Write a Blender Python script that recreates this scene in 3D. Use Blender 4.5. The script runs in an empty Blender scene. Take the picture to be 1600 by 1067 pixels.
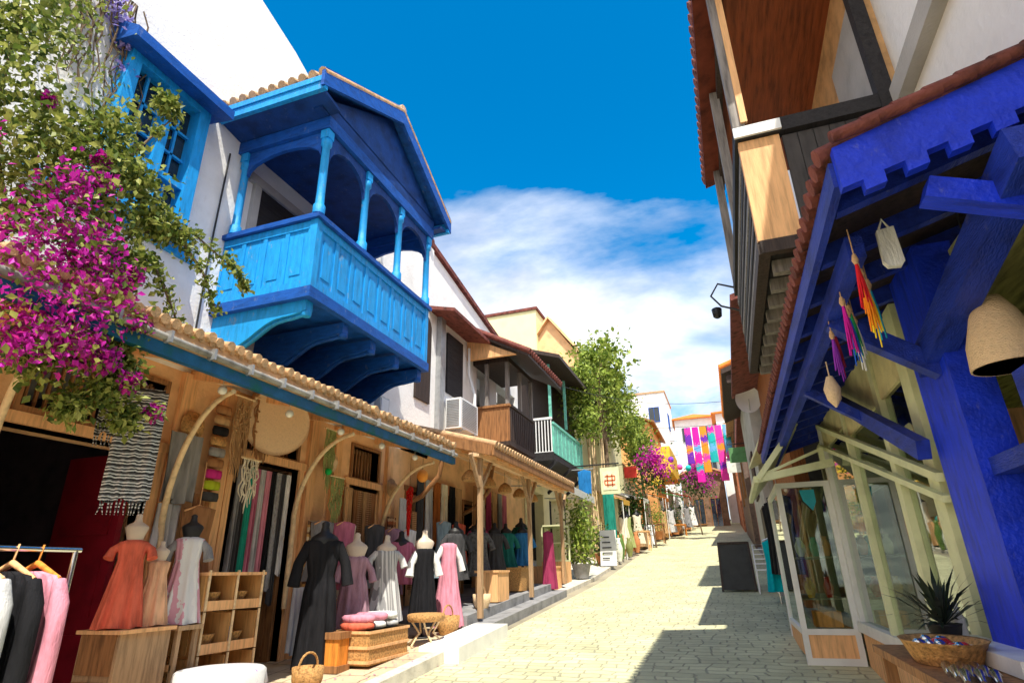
import bpy, math, random
from mathutils import Vector, Matrix
R = math.radians
SC = bpy.context.scene
COL = SC.collection
random.seed(7)

# ---------------------------------------------------------------- camera
cam_d = bpy.data.cameras.new('camera'); cam = bpy.data.objects.new('camera', cam_d); COL.objects.link(cam)
cam_d.sensor_width = 36.0; cam_d.lens = 20.475; cam_d.clip_end = 2000; cam_d.clip_start = 0.05
_Y = Vector((348, -355, -910)).normalized()
_Z = Vector((-52, 2284, -910)); _Z = (_Z - _Y*_Z.dot(_Y)).normalized()
_X = _Y.cross(_Z)
cam.matrix_world = Matrix((_X, _Y, _Z)).to_4x4()          # eye at the origin, street runs along +y
SC.camera = cam

# ---------------------------------------------------------------- sky and sun
SUN = Vector((0.26, -0.50, 1.0)).normalized()
elev = math.asin(SUN.z); azim = math.atan2(SUN.x, SUN.y)
w = bpy.data.worlds.new('World'); SC.world = w; w.use_nodes = True
nt = w.node_tree; N = nt.nodes; L = nt.links
for n_ in list(N): N.remove(n_)
def wn(t, **k):
    n_ = N.new(t)
    for a, b in k.items(): setattr(n_, a, b)
    return n_
sky = wn('ShaderNodeTexSky', sky_type='NISHITA'); sky.sun_disc = False
sky.sun_elevation = elev; sky.sun_rotation = azim; sky.altitude = 300; sky.air_density = 1.0; sky.dust_density = 0.2; sky.ozone_density = 4.0
hsv = wn('ShaderNodeHueSaturation'); hsv.inputs['Saturation'].default_value = 2.1; hsv.inputs['Hue'].default_value = 0.49
hsv.inputs['Value'].default_value = 0.66
L.new(sky.outputs[0], hsv.inputs['Color'])
tc = wn('ShaderNodeTexCoord'); sep = wn('ShaderNodeSeparateXYZ'); L.new(tc.outputs['Generated'], sep.inputs[0])
# clouds live on a flat layer overhead: direction / height
addz = wn('ShaderNodeMath', operation='ADD'); addz.inputs[1].default_value = 0.12; L.new(sep.outputs['Z'], addz.inputs[0])
mx = wn('ShaderNodeMath', operation='MAXIMUM'); mx.inputs[1].default_value = 0.02; L.new(addz.outputs[0], mx.inputs[0])
dv = wn('ShaderNodeVectorMath', operation='DIVIDE'); cmb = wn('ShaderNodeCombineXYZ')
for i_ in range(3): L.new(mx.outputs[0], cmb.inputs[i_])
L.new(tc.outputs['Generated'], dv.inputs[0]); L.new(cmb.outputs[0], dv.inputs[1])
mp = wn('ShaderNodeMapping'); mp.inputs['Scale'].default_value = (1.0, 1.0, 0.0); mp.inputs['Rotation'].default_value = (0, 0, 0.5)
mp.inputs['Location'].default_value = (7.4, 3.3, 0)
L.new(dv.outputs[0], mp.inputs[0])
nz = wn('ShaderNodeTexNoise'); nz.inputs['Scale'].default_value = 1.1; nz.inputs['Detail'].default_value = 8; nz.inputs['Roughness'].default_value = 0.58; nz.inputs['Distortion'].default_value = 0.5
L.new(mp.outputs[0], nz.inputs['Vector'])
# more cloud towards the horizon
hz = wn('ShaderNodeMapRange'); hz.inputs['From Min'].default_value = 0.72; hz.inputs['From Max'].default_value = 0.36
hz.inputs['To Min'].default_value = -0.17; hz.inputs['To Max'].default_value = 0.31; hz.interpolation_type = 'SMOOTHSTEP'
L.new(sep.outputs['Z'], hz.inputs['Value'])
ad = wn('ShaderNodeMath', operation='ADD'); L.new(nz.outputs[0], ad.inputs[0]); L.new(hz.outputs[0], ad.inputs[1])
cr = wn('ShaderNodeValToRGB'); cr.color_ramp.elements[0].position = 0.50; cr.color_ramp.elements[0].color = (0, 0, 0, 1)
cr.color_ramp.elements[1].position = 0.86; cr.color_ramp.elements[1].color = (1, 1, 1, 1)
yb = wn('ShaderNodeMapRange'); yb.interpolation_type = 'SMOOTHSTEP'; yb.inputs['From Min'].default_value = .15; yb.inputs['From Max'].default_value = -.6  # extra cloud behind the camera, out of view, added as fill light
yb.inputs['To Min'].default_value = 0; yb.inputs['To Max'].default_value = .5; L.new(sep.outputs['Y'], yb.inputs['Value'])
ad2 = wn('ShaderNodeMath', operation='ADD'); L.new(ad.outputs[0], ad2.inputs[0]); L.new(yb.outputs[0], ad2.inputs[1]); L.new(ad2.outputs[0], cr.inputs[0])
mixc = wn('ShaderNodeMix', data_type='RGBA'); L.new(cr.outputs[0], mixc.inputs['Factor']); L.new(hsv.outputs[0], mixc.inputs['A'])
cn2 = wn('ShaderNodeTexNoise'); cn2.inputs['Scale'].default_value = 1.7; cn2.inputs['Detail'].default_value = 6; L.new(mp.outputs[0], cn2.inputs['Vector'])
cr2 = wn('ShaderNodeValToRGB'); cr2.color_ramp.elements[0].position = .38; cr2.color_ramp.elements[0].color = (2.3, 2.35, 2.7, 1); cr2.color_ramp.elements[1].position = .60; cr2.color_ramp.elements[1].color = (5.2, 5.1, 5.0, 1)
L.new(cn2.outputs[0], cr2.inputs[0]); L.new(cr2.outputs[0], mixc.inputs['B'])
bgn = wn('ShaderNodeBackground'); bgn.inputs['Strength'].default_value = 0.15; L.new(mixc.outputs['Result'], bgn.inputs['Color'])
wo = wn('ShaderNodeOutputWorld'); L.new(bgn.outputs[0], wo.inputs['Surface'])
sd = bpy.data.lights.new('sun', 'SUN'); sun = bpy.data.objects.new('sun', sd); COL.objects.link(sun)
sd.energy = 2.85; sd.angle = R(0.5); sd.color = (1.0, 0.94, 0.80)
sun.rotation_euler = SUN.to_track_quat('Z', 'Y').to_euler(); sun.location = (10, -10, 40)
SC.view_settings.view_transform = 'Standard'; SC.view_settings.look = 'None'; SC.view_settings.gamma = 1.0
SC.view_settings.exposure = 1.34
SC.cycles.max_bounces = 8; SC.cycles.diffuse_bounces = 5; SC.cycles.transparent_max_bounces = 12
SC.cycles.sample_clamp_indirect = 6.0

SL = 0.075                                    # the street climbs away from the camera
def gz(y):
    y = max(-12, min(y, 60)); return -1.6 + SL*y + (.033*(y-18) if y > 18 else 0)

# ---------------------------------------------------------------- materials
def lin(h):
    if not isinstance(h, str): return tuple(h) + (1,) if len(h) == 3 else tuple(h)
    h = h.lstrip('#'); o = []
    for i in (0, 2, 4):
        c = int(h[i:i+2], 16)/255.0
        o.append(c/12.92 if c <= .04045 else ((c+.055)/1.055)**2.4)
    return tuple(o) + (1,)
MATS = {}
def mat(name, col, rough=.75, var=.18, scale=5, bump=.15, stretch=(1, 1, 1), metal=0, fine=60, second=None, spec=.3, sub=0, trans=0, stain=0, wear=0, wearcol=(.30, .33, .34)):
    """noise-varied principled surface in object space; second = colour of the larger blotches"""
    if name in MATS: return MATS[name]
    m = bpy.data.materials.new(name); m.use_nodes = True; t = m.node_tree; n = t.nodes; l = t.links
    b = n['Principled BSDF']; b.inputs['Roughness'].default_value = rough; b.inputs['Metallic'].default_value = metal
    b.inputs['Specular IOR Level'].default_value = spec
    c = lin(col); d = lin(second) if second else tuple(x*(1-var*1.6) for x in c[:3]) + (1,)
    e = tuple(min(1, x*(1+var)) for x in c[:3]) + (1,)
    tcn = n.new('ShaderNodeTexCoord'); mpn = n.new('ShaderNodeMapping'); mpn.inputs['Scale'].default_value = stretch
    l.new(tcn.outputs['Object'], mpn.inputs[0])
    a = n.new('ShaderNodeTexNoise'); a.inputs['Scale'].default_value = scale; a.inputs['Detail'].default_value = 6; a.inputs['Roughness'].default_value = .6
    l.new(mpn.outputs[0], a.inputs['Vector'])
    r = n.new('ShaderNodeValToRGB'); r.color_ramp.elements[0].position = .33; r.color_ramp.elements[0].color = d
    r.color_ramp.elements[1].position = .68; r.color_ramp.elements[1].color = e
    k = r.color_ramp.elements.new(.5); k.color = c
    l.new(a.outputs[0], r.inputs[0])
    out = r.outputs[0]
    f = n.new('ShaderNodeTexNoise'); f.inputs['Scale'].default_value = fine; f.inputs['Detail'].default_value = 4; l.new(mpn.outputs[0], f.inputs['Vector'])
    if stain:
        sn = n.new('ShaderNodeTexNoise'); sn.inputs['Scale'].default_value = 1.3; sn.inputs['Detail'].default_value = 9; sn.inputs['Roughness'].default_value = .7
        l.new(tcn.outputs['Object'], sn.inputs['Vector'])
        sr = n.new('ShaderNodeMapRange'); sr.inputs['From Min'].default_value = .5; sr.inputs['From Max'].default_value = .75; sr.inputs['To Max'].default_value = stain
        l.new(sn.outputs[0], sr.inputs['Value'])
        sm = n.new('ShaderNodeMix'); sm.data_type = 'RGBA'; l.new(sr.outputs[0], sm.inputs['Factor']); l.new(out, sm.inputs['A'])
        sm.inputs['B'].default_value = tuple(x*.45 for x in c[:3]) + (1,)
        out = sm.outputs['Result']
    if wear:      # chipped, faded paint
        wn_ = n.new('ShaderNodeTexNoise'); wn_.inputs['Scale'].default_value = 13; wn_.inputs['Detail'].default_value = 12; wn_.inputs['Roughness'].default_value = .72
        wm = n.new('ShaderNodeMapping'); wm.inputs['Scale'].default_value = (1, 1, .45); l.new(tcn.outputs['Object'], wm.inputs[0]); l.new(wm.outputs[0], wn_.inputs['Vector'])
        wr = n.new('ShaderNodeMapRange'); wr.inputs['From Min'].default_value = .60; wr.inputs['From Max'].default_value = .66; wr.inputs['To Max'].default_value = wear; l.new(wn_.outputs[0], wr.inputs['Value'])
        wx = n.new('ShaderNodeMix'); wx.data_type = 'RGBA'; l.new(wr.outputs[0], wx.inputs['Factor']); l.new(out, wx.inputs['A']); wx.inputs['B'].default_value = lin(wearcol); out = wx.outputs['Result']
    l.new(out, b.inputs['Base Color'])
    if bump:
        bp = n.new('ShaderNodeBump'); bp.inputs['Strength'].default_value = bump; bp.inputs['Distance'].default_value = .02
        ma = n.new('ShaderNodeMath'); ma.operation = 'ADD'; l.new(a.outputs[0], ma.inputs[0]); l.new(f.outputs[0], ma.inputs[1])
        l.new(ma.outputs[0], bp.inputs['Height']); l.new(bp.outputs[0], b.inputs['Normal'])
    if trans:
        tr = n.new('ShaderNodeBsdfTranslucent'); l.new(out, tr.inputs['Color']); ms = n.new('ShaderNodeMixShader'); ms.inputs[0].default_value = trans
        l.new(b.outputs[0], ms.inputs[1]); l.new(tr.outputs[0], ms.inputs[2]); l.new(ms.outputs[0], n['Material Output'].inputs['Surface'])
    MATS[name] = m; return m
def wood(name, col, var=.3, along='z', rough=.65, **k):
    st = {'z': (9, 9, .8), 'y': (9, .8, 9), 'x': (.8, 9, 9)}[along]
    return mat(name, col, rough=rough, var=var, scale=3.2, stretch=st, bump=.25, fine=12, **k)
def leafmat(name, cols, trans=.35, rough=.5):
    m = bpy.data.materials.new(name); m.use_nodes = True; t = m.node_tree; n = t.nodes; l = t.links
    b = n['Principled BSDF']; b.inputs['Roughness'].default_value = rough; b.inputs['Specular IOR Level'].default_value = .35
    g = n.new('ShaderNodeNewGeometry'); r = n.new('ShaderNodeValToRGB'); l.new(g.outputs['Random Per Island'], r.inputs[0])
    r.color_ramp.interpolation = 'LINEAR'
    els = r.color_ramp.elements; els[0].color = lin(cols[0]); els[1].color = lin(cols[-1])
    for i, c in enumerate(cols[1:-1]):
        e = els.new((i+1)/(len(cols)-1)); e.color = lin(c)
    l.new(r.outputs[0], b.inputs['Base Color'])
    tr = n.new('ShaderNodeBsdfTranslucent'); l.new(r.outputs[0], tr.inputs['Color']); ms = n.new('ShaderNodeMixShader'); ms.inputs[0].default_value = trans
    l.new(b.outputs[0], ms.inputs[1]); l.new(tr.outputs[0], ms.inputs[2]); l.new(ms.outputs[0], n['Material Output'].inputs['Surface'])
    return m
def stripes(name, cols, scale, axis='z', rough=.85, wob=.6):
    """woven cloth: bands along one axis with slightly wandering edges"""
    m = bpy.data.materials.new(name); m.use_nodes = True; t = m.node_tree; n = t.nodes; l = t.links
    b = n['Principled BSDF']; b.inputs['Roughness'].default_value = rough; b.inputs['Specular IOR Level'].default_value = .15
    tcn = n.new('ShaderNodeTexCoord'); nn = n.new('ShaderNodeTexNoise'); nn.inputs['Scale'].default_value = 14; l.new(tcn.outputs['Object'], nn.inputs['Vector'])
    s = n.new('ShaderNodeSeparateXYZ'); l.new(tcn.outputs['Object'], s.inputs[0])
    mu = n.new('ShaderNodeMath'); mu.operation = 'MULTIPLY'; mu.inputs[1].default_value = scale; l.new(s.outputs[axis.upper()], mu.inputs[0])
    a = n.new('ShaderNodeMath'); a.operation = 'MULTIPLY_ADD'; a.inputs[1].default_value = wob; l.new(nn.outputs[0], a.inputs[0]); l.new(mu.outputs[0], a.inputs[2])
    fr = n.new('ShaderNodeMath'); fr.operation = 'FRACT'; l.new(a.outputs[0], fr.inputs[0])
    r = n.new('ShaderNodeValToRGB'); r.color_ramp.interpolation = 'CONSTANT'; els = r.color_ramp.elements
    els[0].color = lin(cols[0]); els[0].position = 0; els[1].color = lin(cols[-1]); els[1].position = (len(cols)-1)/len(cols)
    for i, c in enumerate(cols[1:-1]):
        e = els.new((i+1)/len(cols)); e.color = lin(c)
    l.new(fr.outputs[0], r.inputs[0]); l.new(r.outputs[0], b.inputs['Base Color'])
    w2 = n.new('ShaderNodeTexNoise'); w2.inputs['Scale'].default_value = 180; l.new(tcn.outputs['Object'], w2.inputs['Vector'])
    bp = n.new('ShaderNodeBump'); bp.inputs['Strength'].default_value = .3; bp.inputs['Distance'].default_value = .01; l.new(w2.outputs[0], bp.inputs['Height']); l.new(bp.outputs[0], b.inputs['Normal'])
    MATS[name] = m; return m
def cloth(name, col, **k): return mat(name, col, rough=.92, var=.20, scale=9, bump=.4, fine=60, spec=.08, stretch=(1.6, 1.6, .35), **k)

white_plaster = mat('white_limewash', (.86, .86, .86), rough=.85, var=.03, scale=2.2, bump=.35, fine=22, second=(.79, .78, .77), stain=.16, wear=.22, wearcol=(.60, .57, .52))
tan_plaster = mat('ochre_plaster', (.86, .53, .28), rough=.85, var=.14, scale=2.6, bump=.4, fine=26, stain=.18)
cream_plaster = mat('cream_plaster', (.76, .66, .40), rough=.85, var=.08, scale=2, bump=.2)
grey_plaster = mat('grey_plaster', (.42, .41, .40), rough=.85, var=.14, scale=2, bump=.3, stain=.3)
yellow_plaster = mat('yellow_plaster', (.80, .76, .44), rough=.85, var=.06, scale=1.5, bump=.15)
orange_plaster = mat('orange_plaster', (.72, .36, .13), rough=.85, var=.12, scale=1.5, bump=.15)
blue_paint = mat('bright_blue_paint', (.008, .31, .76), rough=.5, var=.14, scale=3, bump=.3, stretch=(7, 7, 1.2), spec=.35, fine=24, stain=.4, wear=.5)
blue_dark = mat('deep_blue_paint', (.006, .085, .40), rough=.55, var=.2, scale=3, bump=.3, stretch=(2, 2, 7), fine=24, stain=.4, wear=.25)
shade_blue = mat('painted_shade_navy', (.004, .045, .22), rough=.6, var=.25, scale=4, bump=.25, stain=.3, wear=.15)  # balcony blue darkened to imitate the shade under its roof
ultra = mat('ultramarine_paint', (.008, .04, .70), rough=.5, var=.2, scale=3, bump=.3, stretch=(2, 8, 2), spec=.35, fine=24, stain=.35, wear=.25, wearcol=(.20, .22, .42))
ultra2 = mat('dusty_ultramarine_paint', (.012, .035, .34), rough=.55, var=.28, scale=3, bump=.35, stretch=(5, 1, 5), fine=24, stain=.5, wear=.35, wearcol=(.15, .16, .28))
brown_wood = wood('brown_boards', (.30, .14, .055))
dark_wood = wood('dark_stained_wood', (.045, .030, .025), rough=.6)
black_wood = wood('blackened_wood_boards', (.022, .020, .022), along='y')
tan_wood = wood('tan_wood', (.80, .45, .21), var=.18)
oak_wood = wood('greyed_oak_wood', (.42, .27, .15), var=.25)
honey_wood = wood('honey_wood', (.60, .33, .12), var=.15)
tan_wood_y = wood('tan_wood_beams', (.80, .52, .30), var=.18, along='y')
red_wood = wood('reddish_wood_ceiling', (.22, .055, .018), along='y', rough=.5)
grey_wood = wood('weathered_grey_wood', (.24, .22, .21))
orange_wood = wood('orange_wood', (.72, .26, .04))
bamboo_m = mat('pale_bamboo', (.74, .55, .32), rough=.5, var=.18, scale=12, bump=.1)
rattan = mat('rattan_weave', (.52, .28, .10), rough=.7, var=.35, scale=40, bump=.6, fine=120)
straw = mat('straw_weave', (.80, .58, .36), rough=.8, var=.06, scale=50, bump=.5, fine=140)
tile_m = mat('clay_roof_tiles', (.60, .37, .20), rough=.85, var=.3, scale=9, bump=.5, second=(.36, .25, .15), stain=.5, wear=.5, wearcol=(.50, .42, .28))
tile_dark = mat('old_dark_roof_tiles', (.17, .05, .04), rough=.8, var=.4, scale=8, bump=.4)
tile_orange = mat('orange_roof_tiles', (.75, .22, .04), rough=.8, var=.25, scale=6, bump=.4)
metal_grey = mat('galvanised_metal', (.42, .43, .44), rough=.4, var=.1, scale=8, bump=.05, metal=.6)
metal_white = mat('white_enamel', (.80, .81, .82), rough=.4, var=.03, bump=0)
metal_black = mat('black_iron', (.02, .02, .022), rough=.45, var=.2, bump=.05)
chrome = mat('chrome', (.7, .7, .7), rough=.2, var=.05, metal=1, bump=0)
stone_grey = mat('grey_step_stone', (.27, .27, .28), rough=.85, var=.2, scale=4, bump=.5, stain=.4)
stone_pale = mat('pale_kerb_stone', (.62, .58, .50), rough=.85, var=.14, scale=5, bump=.4)
cream_paint = mat('cream_paint', (.66, .68, .42), rough=.45, var=.1, scale=5, bump=.08)
olive_board = mat('olive_ceiling_boards', (.52, .52, .20), rough=.6, var=.35, scale=4, bump=.1, stretch=(5, 1, 1))
white_paint = mat('white_gloss_paint', (.74, .74, .72), rough=.4, var=.05, bump=.05)
teal_paint = mat('teal_paint', (.16, .50, .40), rough=.5, var=.2, scale=7)
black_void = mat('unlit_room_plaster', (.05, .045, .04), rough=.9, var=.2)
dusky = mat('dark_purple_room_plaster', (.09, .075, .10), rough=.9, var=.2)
red_paint = mat('dark_red_paint', (.24, .008, .02), rough=.5, var=.15, bump=.1)
terracotta = mat('terracotta', (.50, .20, .08), rough=.85, var=.15)
bark = mat('vine_bark', (.16, .11, .07), rough=.9, var=.3, scale=14, bump=.6)
skin_m = mat('mannequin_shell', (.62, .52, .42), rough=.4, var=.04, bump=0)
def glassmat():
    m = bpy.data.materials.new('shop_glass'); m.use_nodes = True; t = m.node_tree; n = t.nodes; l = t.links
    n.remove(n['Principled BSDF'])
    gl = n.new('ShaderNodeBsdfGlossy'); gl.inputs['Roughness'].default_value = .02; gl.inputs['Color'].default_value = (.9, .95, .9, 1)
    tr = n.new('ShaderNodeBsdfTransparent'); tr.inputs['Color'].default_value = (.86, .92, .80, 1)
    fr = n.new('ShaderNodeFresnel'); fr.inputs['IOR'].default_value = 1.5
    ma = n.new('ShaderNodeMath'); ma.operation = 'MULTIPLY_ADD'; ma.inputs[1].default_value = 1.3; ma.inputs[2].default_value = .06; l.new(fr.outputs[0], ma.inputs[0])
    ms = n.new('ShaderNodeMixShader'); l.new(ma.outputs[0], ms.inputs[0]); l.new(tr.outputs[0], ms.inputs[1]); l.new(gl.outputs[0], ms.inputs[2])
    l.new(ms.outputs[0], n['Material Output'].inputs['Surface']); return m
glass = glassmat()
dark_glass = mat('dark_window_glass', (.015, .025, .035), rough=.08, var=.3, scale=2, bump=0, spec=.8)

# ---------------------------------------------------------------- mesh helpers
ORG = {}
def tag(o, label=None, cat=None, group=None, kind=None):
    if label: o['label'] = label
    if cat: o['category'] = cat
    if group: o['group'] = group
    if kind: o['kind'] = kind
    return o
def thing(name, label, cat, loc=(0, 0, 0), group=None):
    o = bpy.data.objects.new(name, None); COL.objects.link(o); o.location = loc; o.empty_display_size = .2
    ORG[o.name] = Vector(loc); return tag(o, label, cat, group)
class MB:
    def __init__(s): s.v = []; s.f = []; s.sm = []
    def add(s, vs, fs, smooth=False):
        k = len(s.v); s.v += [tuple(v) for v in vs]
        for f in fs: s.f.append([k+i for i in f]); s.sm.append(smooth)
        return s
    def box(s, x0, x1, y0, y1, z0, z1):
        if x0 > x1: x0, x1 = x1, x0
        if y0 > y1: y0, y1 = y1, y0
        if z0 > z1: z0, z1 = z1, z0
        return s.add([(x0,y0,z0),(x1,y0,z0),(x1,y1,z0),(x0,y1,z0),(x0,y0,z1),(x1,y0,z1),(x1,y1,z1),(x0,y1,z1)],
                     [(0,3,2,1),(4,5,6,7),(0,1,5,4),(1,2,6,5),(2,3,7,6),(3,0,4,7)])
    def beam(s, p, q, wd, h, up=(0, 0, 1)):
        p = Vector(p); q = Vector(q); d = (q-p).normalized(); u = Vector(up)
        r = d.cross(u)
        if r.length < 1e-4: r = d.cross(Vector((1, 0, 0)))
        r.normalize(); u = r.cross(d); vs = []
        for c in (p, q):
            for a, b in ((-1,-1),(1,-1),(1,1),(-1,1)): vs.append(c + r*(a*wd/2) + u*(b*h/2))
        return s.add(vs, [(0,1,2,3),(7,6,5,4),(0,4,5,1),(1,5,6,2),(2,6,7,3),(3,7,4,0)])
    def tube(s, pts, r, seg=8, sm=True):
        pts = [Vector(p) for p in pts]; n = len(pts)
        if n < 2: return s
        rs = r if isinstance(r, (list, tuple)) else [r]*n
        vs = []; fs = []; ref = None
        for i in range(n):
            d = (pts[min(i+1, n-1)] - pts[max(i-1, 0)]).normalized()
            if ref is None:
                ref = d.cross(Vector((0, 0, 1)))
                if ref.length < 1e-3: ref = Vector((1, 0, 0))
            ref = (ref - d*ref.dot(d)).normalized(); b = d.cross(ref)
            for k in range(seg):
                a = 2*math.pi*k/seg; vs.append(pts[i] + (ref*math.cos(a) + b*math.sin(a))*rs[i])
        for i in range(n-1):
            for k in range(seg):
                k2 = (k+1) % seg; fs.append((i*seg+k, i*seg+k2, (i+1)*seg+k2, (i+1)*seg+k))
        s.add(vs, fs, sm)
        s.add(vs[:seg], [tuple(range(seg))[::-1]]); s.add(vs[-seg:], [tuple(range(seg))])
        return s
    def prism(s, poly, vec):
        v = Vector(vec); n = len(poly); vs = [Vector(p) for p in poly] + [Vector(p)+v for p in poly]
        fs = [tuple(range(n))[::-1], tuple(range(n, 2*n))] + [(i, (i+1) % n, n+(i+1) % n, n+i) for i in range(n)]
        return s.add(vs, fs)
    def lathe(s, c, prof, seg=16, sx=1, sy=1, sm=True, wav=None):
        vs = []; fs = []; c = Vector(c)
        for r, z in prof:
            for k in range(seg):
                a = 2*math.pi*k/seg; rr = r*(wav(a, z) if wav else 1)
                vs.append(c + Vector((rr*sx*math.cos(a), rr*sy*math.sin(a), z)))
        for i in range(len(prof)-1):
            for k in range(seg):
                k2 = (k+1) % seg; fs.append((i*seg+k, i*seg+k2, (i+1)*seg+k2, (i+1)*seg+k))
        s.add(vs, fs, sm)
        s.add(vs[:seg], [tuple(range(seg))[::-1]], sm); s.add(vs[-seg:], [tuple(range(seg))], sm)
        return s
    def ball(s, c, r, seg=12, sz=1, sx=1, sy=1):
        n = seg//2; return s.lathe(c, [(max(.001, r*math.sin(math.pi*i/n)), -r*sz*math.cos(math.pi*i/n)) for i in range(n+1)], seg, sx, sy)
    def wallx(s, x0, x1, y0, y1, z0, z1, holes):
        return s._wall('x', x0, x1, y0, y1, z0, z1, holes)
    def wally(s, y0, y1, x0, x1, z0, z1, holes):
        return s._wall('y', y0, y1, x0, x1, z0, z1, holes)
    def _wall(s, ax, t0, t1, a0, a1, z0, z1, holes):
        ys = sorted({a0, a1} | {min(max(h[i], a0), a1) for h in holes for i in (0, 1)})
        zs = sorted({z0, z1} | {min(max(h[i], z0), z1) for h in holes for i in (2, 3)})
        def solid(i, j):
            if i < 0 or j < 0 or i >= len(ys)-1 or j >= len(zs)-1: return False
            cy = (ys[i]+ys[i+1])/2; cz = (zs[j]+zs[j+1])/2
            return not any(h[0] < cy < h[1] and h[2] < cz < h[3] for h in holes)
        P = (lambda t, a, z: (t, a, z)) if ax == 'x' else (lambda t, a, z: (a, t, z))
        for i in range(len(ys)-1):
            for j in range(len(zs)-1):
                if not solid(i, j): continue
                a, b, c, d = ys[i], ys[i+1], zs[j], zs[j+1]
                v = [P(t0,a,c),P(t1,a,c),P(t1,b,c),P(t0,b,c),P(t0,a,d),P(t1,a,d),P(t1,b,d),P(t0,b,d)]
                f = [(1,2,6,5),(3,0,4,7)]
                if not solid(i-1, j): f.append((0,1,5,4))
                if not solid(i+1, j): f.append((2,3,7,6))
                if not solid(i, j-1): f.append((0,3,2,1))
                if not solid(i, j+1): f.append((4,5,6,7))
                s.add(v, f)
        return s
    def build(s, name, m, parent=None, off=None):
        o0 = Vector((0, 0, 0)) if off is None else Vector(off)
        if parent is not None and off is None: o0 = ORG.get(parent.name, Vector((0, 0, 0)))
        me = bpy.data.meshes.new(name); me.from_pydata([tuple(Vector(v)-o0) for v in s.v], [], s.f)
        me.materials.append(m); me.polygons.foreach_set('use_smooth', s.sm); me.update()
        o = bpy.data.objects.new(name, me); COL.objects.link(o)
        if parent is None:
            o.location = o0
        else: o.parent = parent
        ORG[o.name] = o0
        return o
def fixn(o):
    import bmesh
    bm = bmesh.new(); bm.from_mesh(o.data); bmesh.ops.recalc_face_normals(bm, faces=bm.faces); bm.to_mesh(o.data); bm.free(); return o
def single(mb, name, m, label, cat, group=None, kind=None):
    lo = [min(v[i] for v in mb.v) for i in range(3)]; hi = [max(v[i] for v in mb.v) for i in range(3)]
    o = mb.build(name, m, None, off=((lo[0]+hi[0])/2, (lo[1]+hi[1])/2, lo[2]))
    return tag(o, label, cat, group, kind)
def dup(root, loc, rotz=0, label=None, scale=None, mats=None):
    def cp(o, par):
        c = o.copy(); COL.objects.link(c)
        if par: c.parent = par
        for ch in list(o.children): cp(ch, c)
        return c
    r = cp(root, None); r.location = loc; r.rotation_euler = (0, 0, rotz)
    if label: r['label'] = label
    if scale: r.scale = (scale,)*3
    return r
def leaves(mb, n, sampler, size, droop=.3, flat=0):
    for _ in range(n):
        p = Vector(sampler()); a = random.uniform(0, 2*math.pi); t = random.uniform(-1, 1)*(1-flat)*1.2 - droop
        d = Vector((math.cos(a)*math.cos(t), math.sin(a)*math.cos(t), math.sin(t)))
        q = d.cross(Vector((random.gauss(0, .5), random.gauss(0, .5), 1))).normalized(); u = q.cross(d)
        L_ = size*random.uniform(.6, 1.35); W_ = L_*random.uniform(.26, .4)
        mb.add([p, p+d*L_*.5+q*W_+u*L_*.08, p+d*L_-u*L_*.1, p+d*L_*.5-q*W_+u*L_*.08], [(0, 1, 2), (0, 2, 3)])
def clumps(centers, sig):
    def f():
        c, sc = random.choice(centers); return (c[0]+random.gauss(0, sig*sc), c[1]+random.gauss(0, sig*sc), c[2]+random.gauss(0, sig*sc))
    return f
def arc(p, q, bulge, n=10, pw=2):
    p = Vector(p); q = Vector(q); b = Vector(bulge)
    return [p.lerp(q, i/n) + b*math.sin(math.pi*i/n) for i in range(n+1)]
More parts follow.
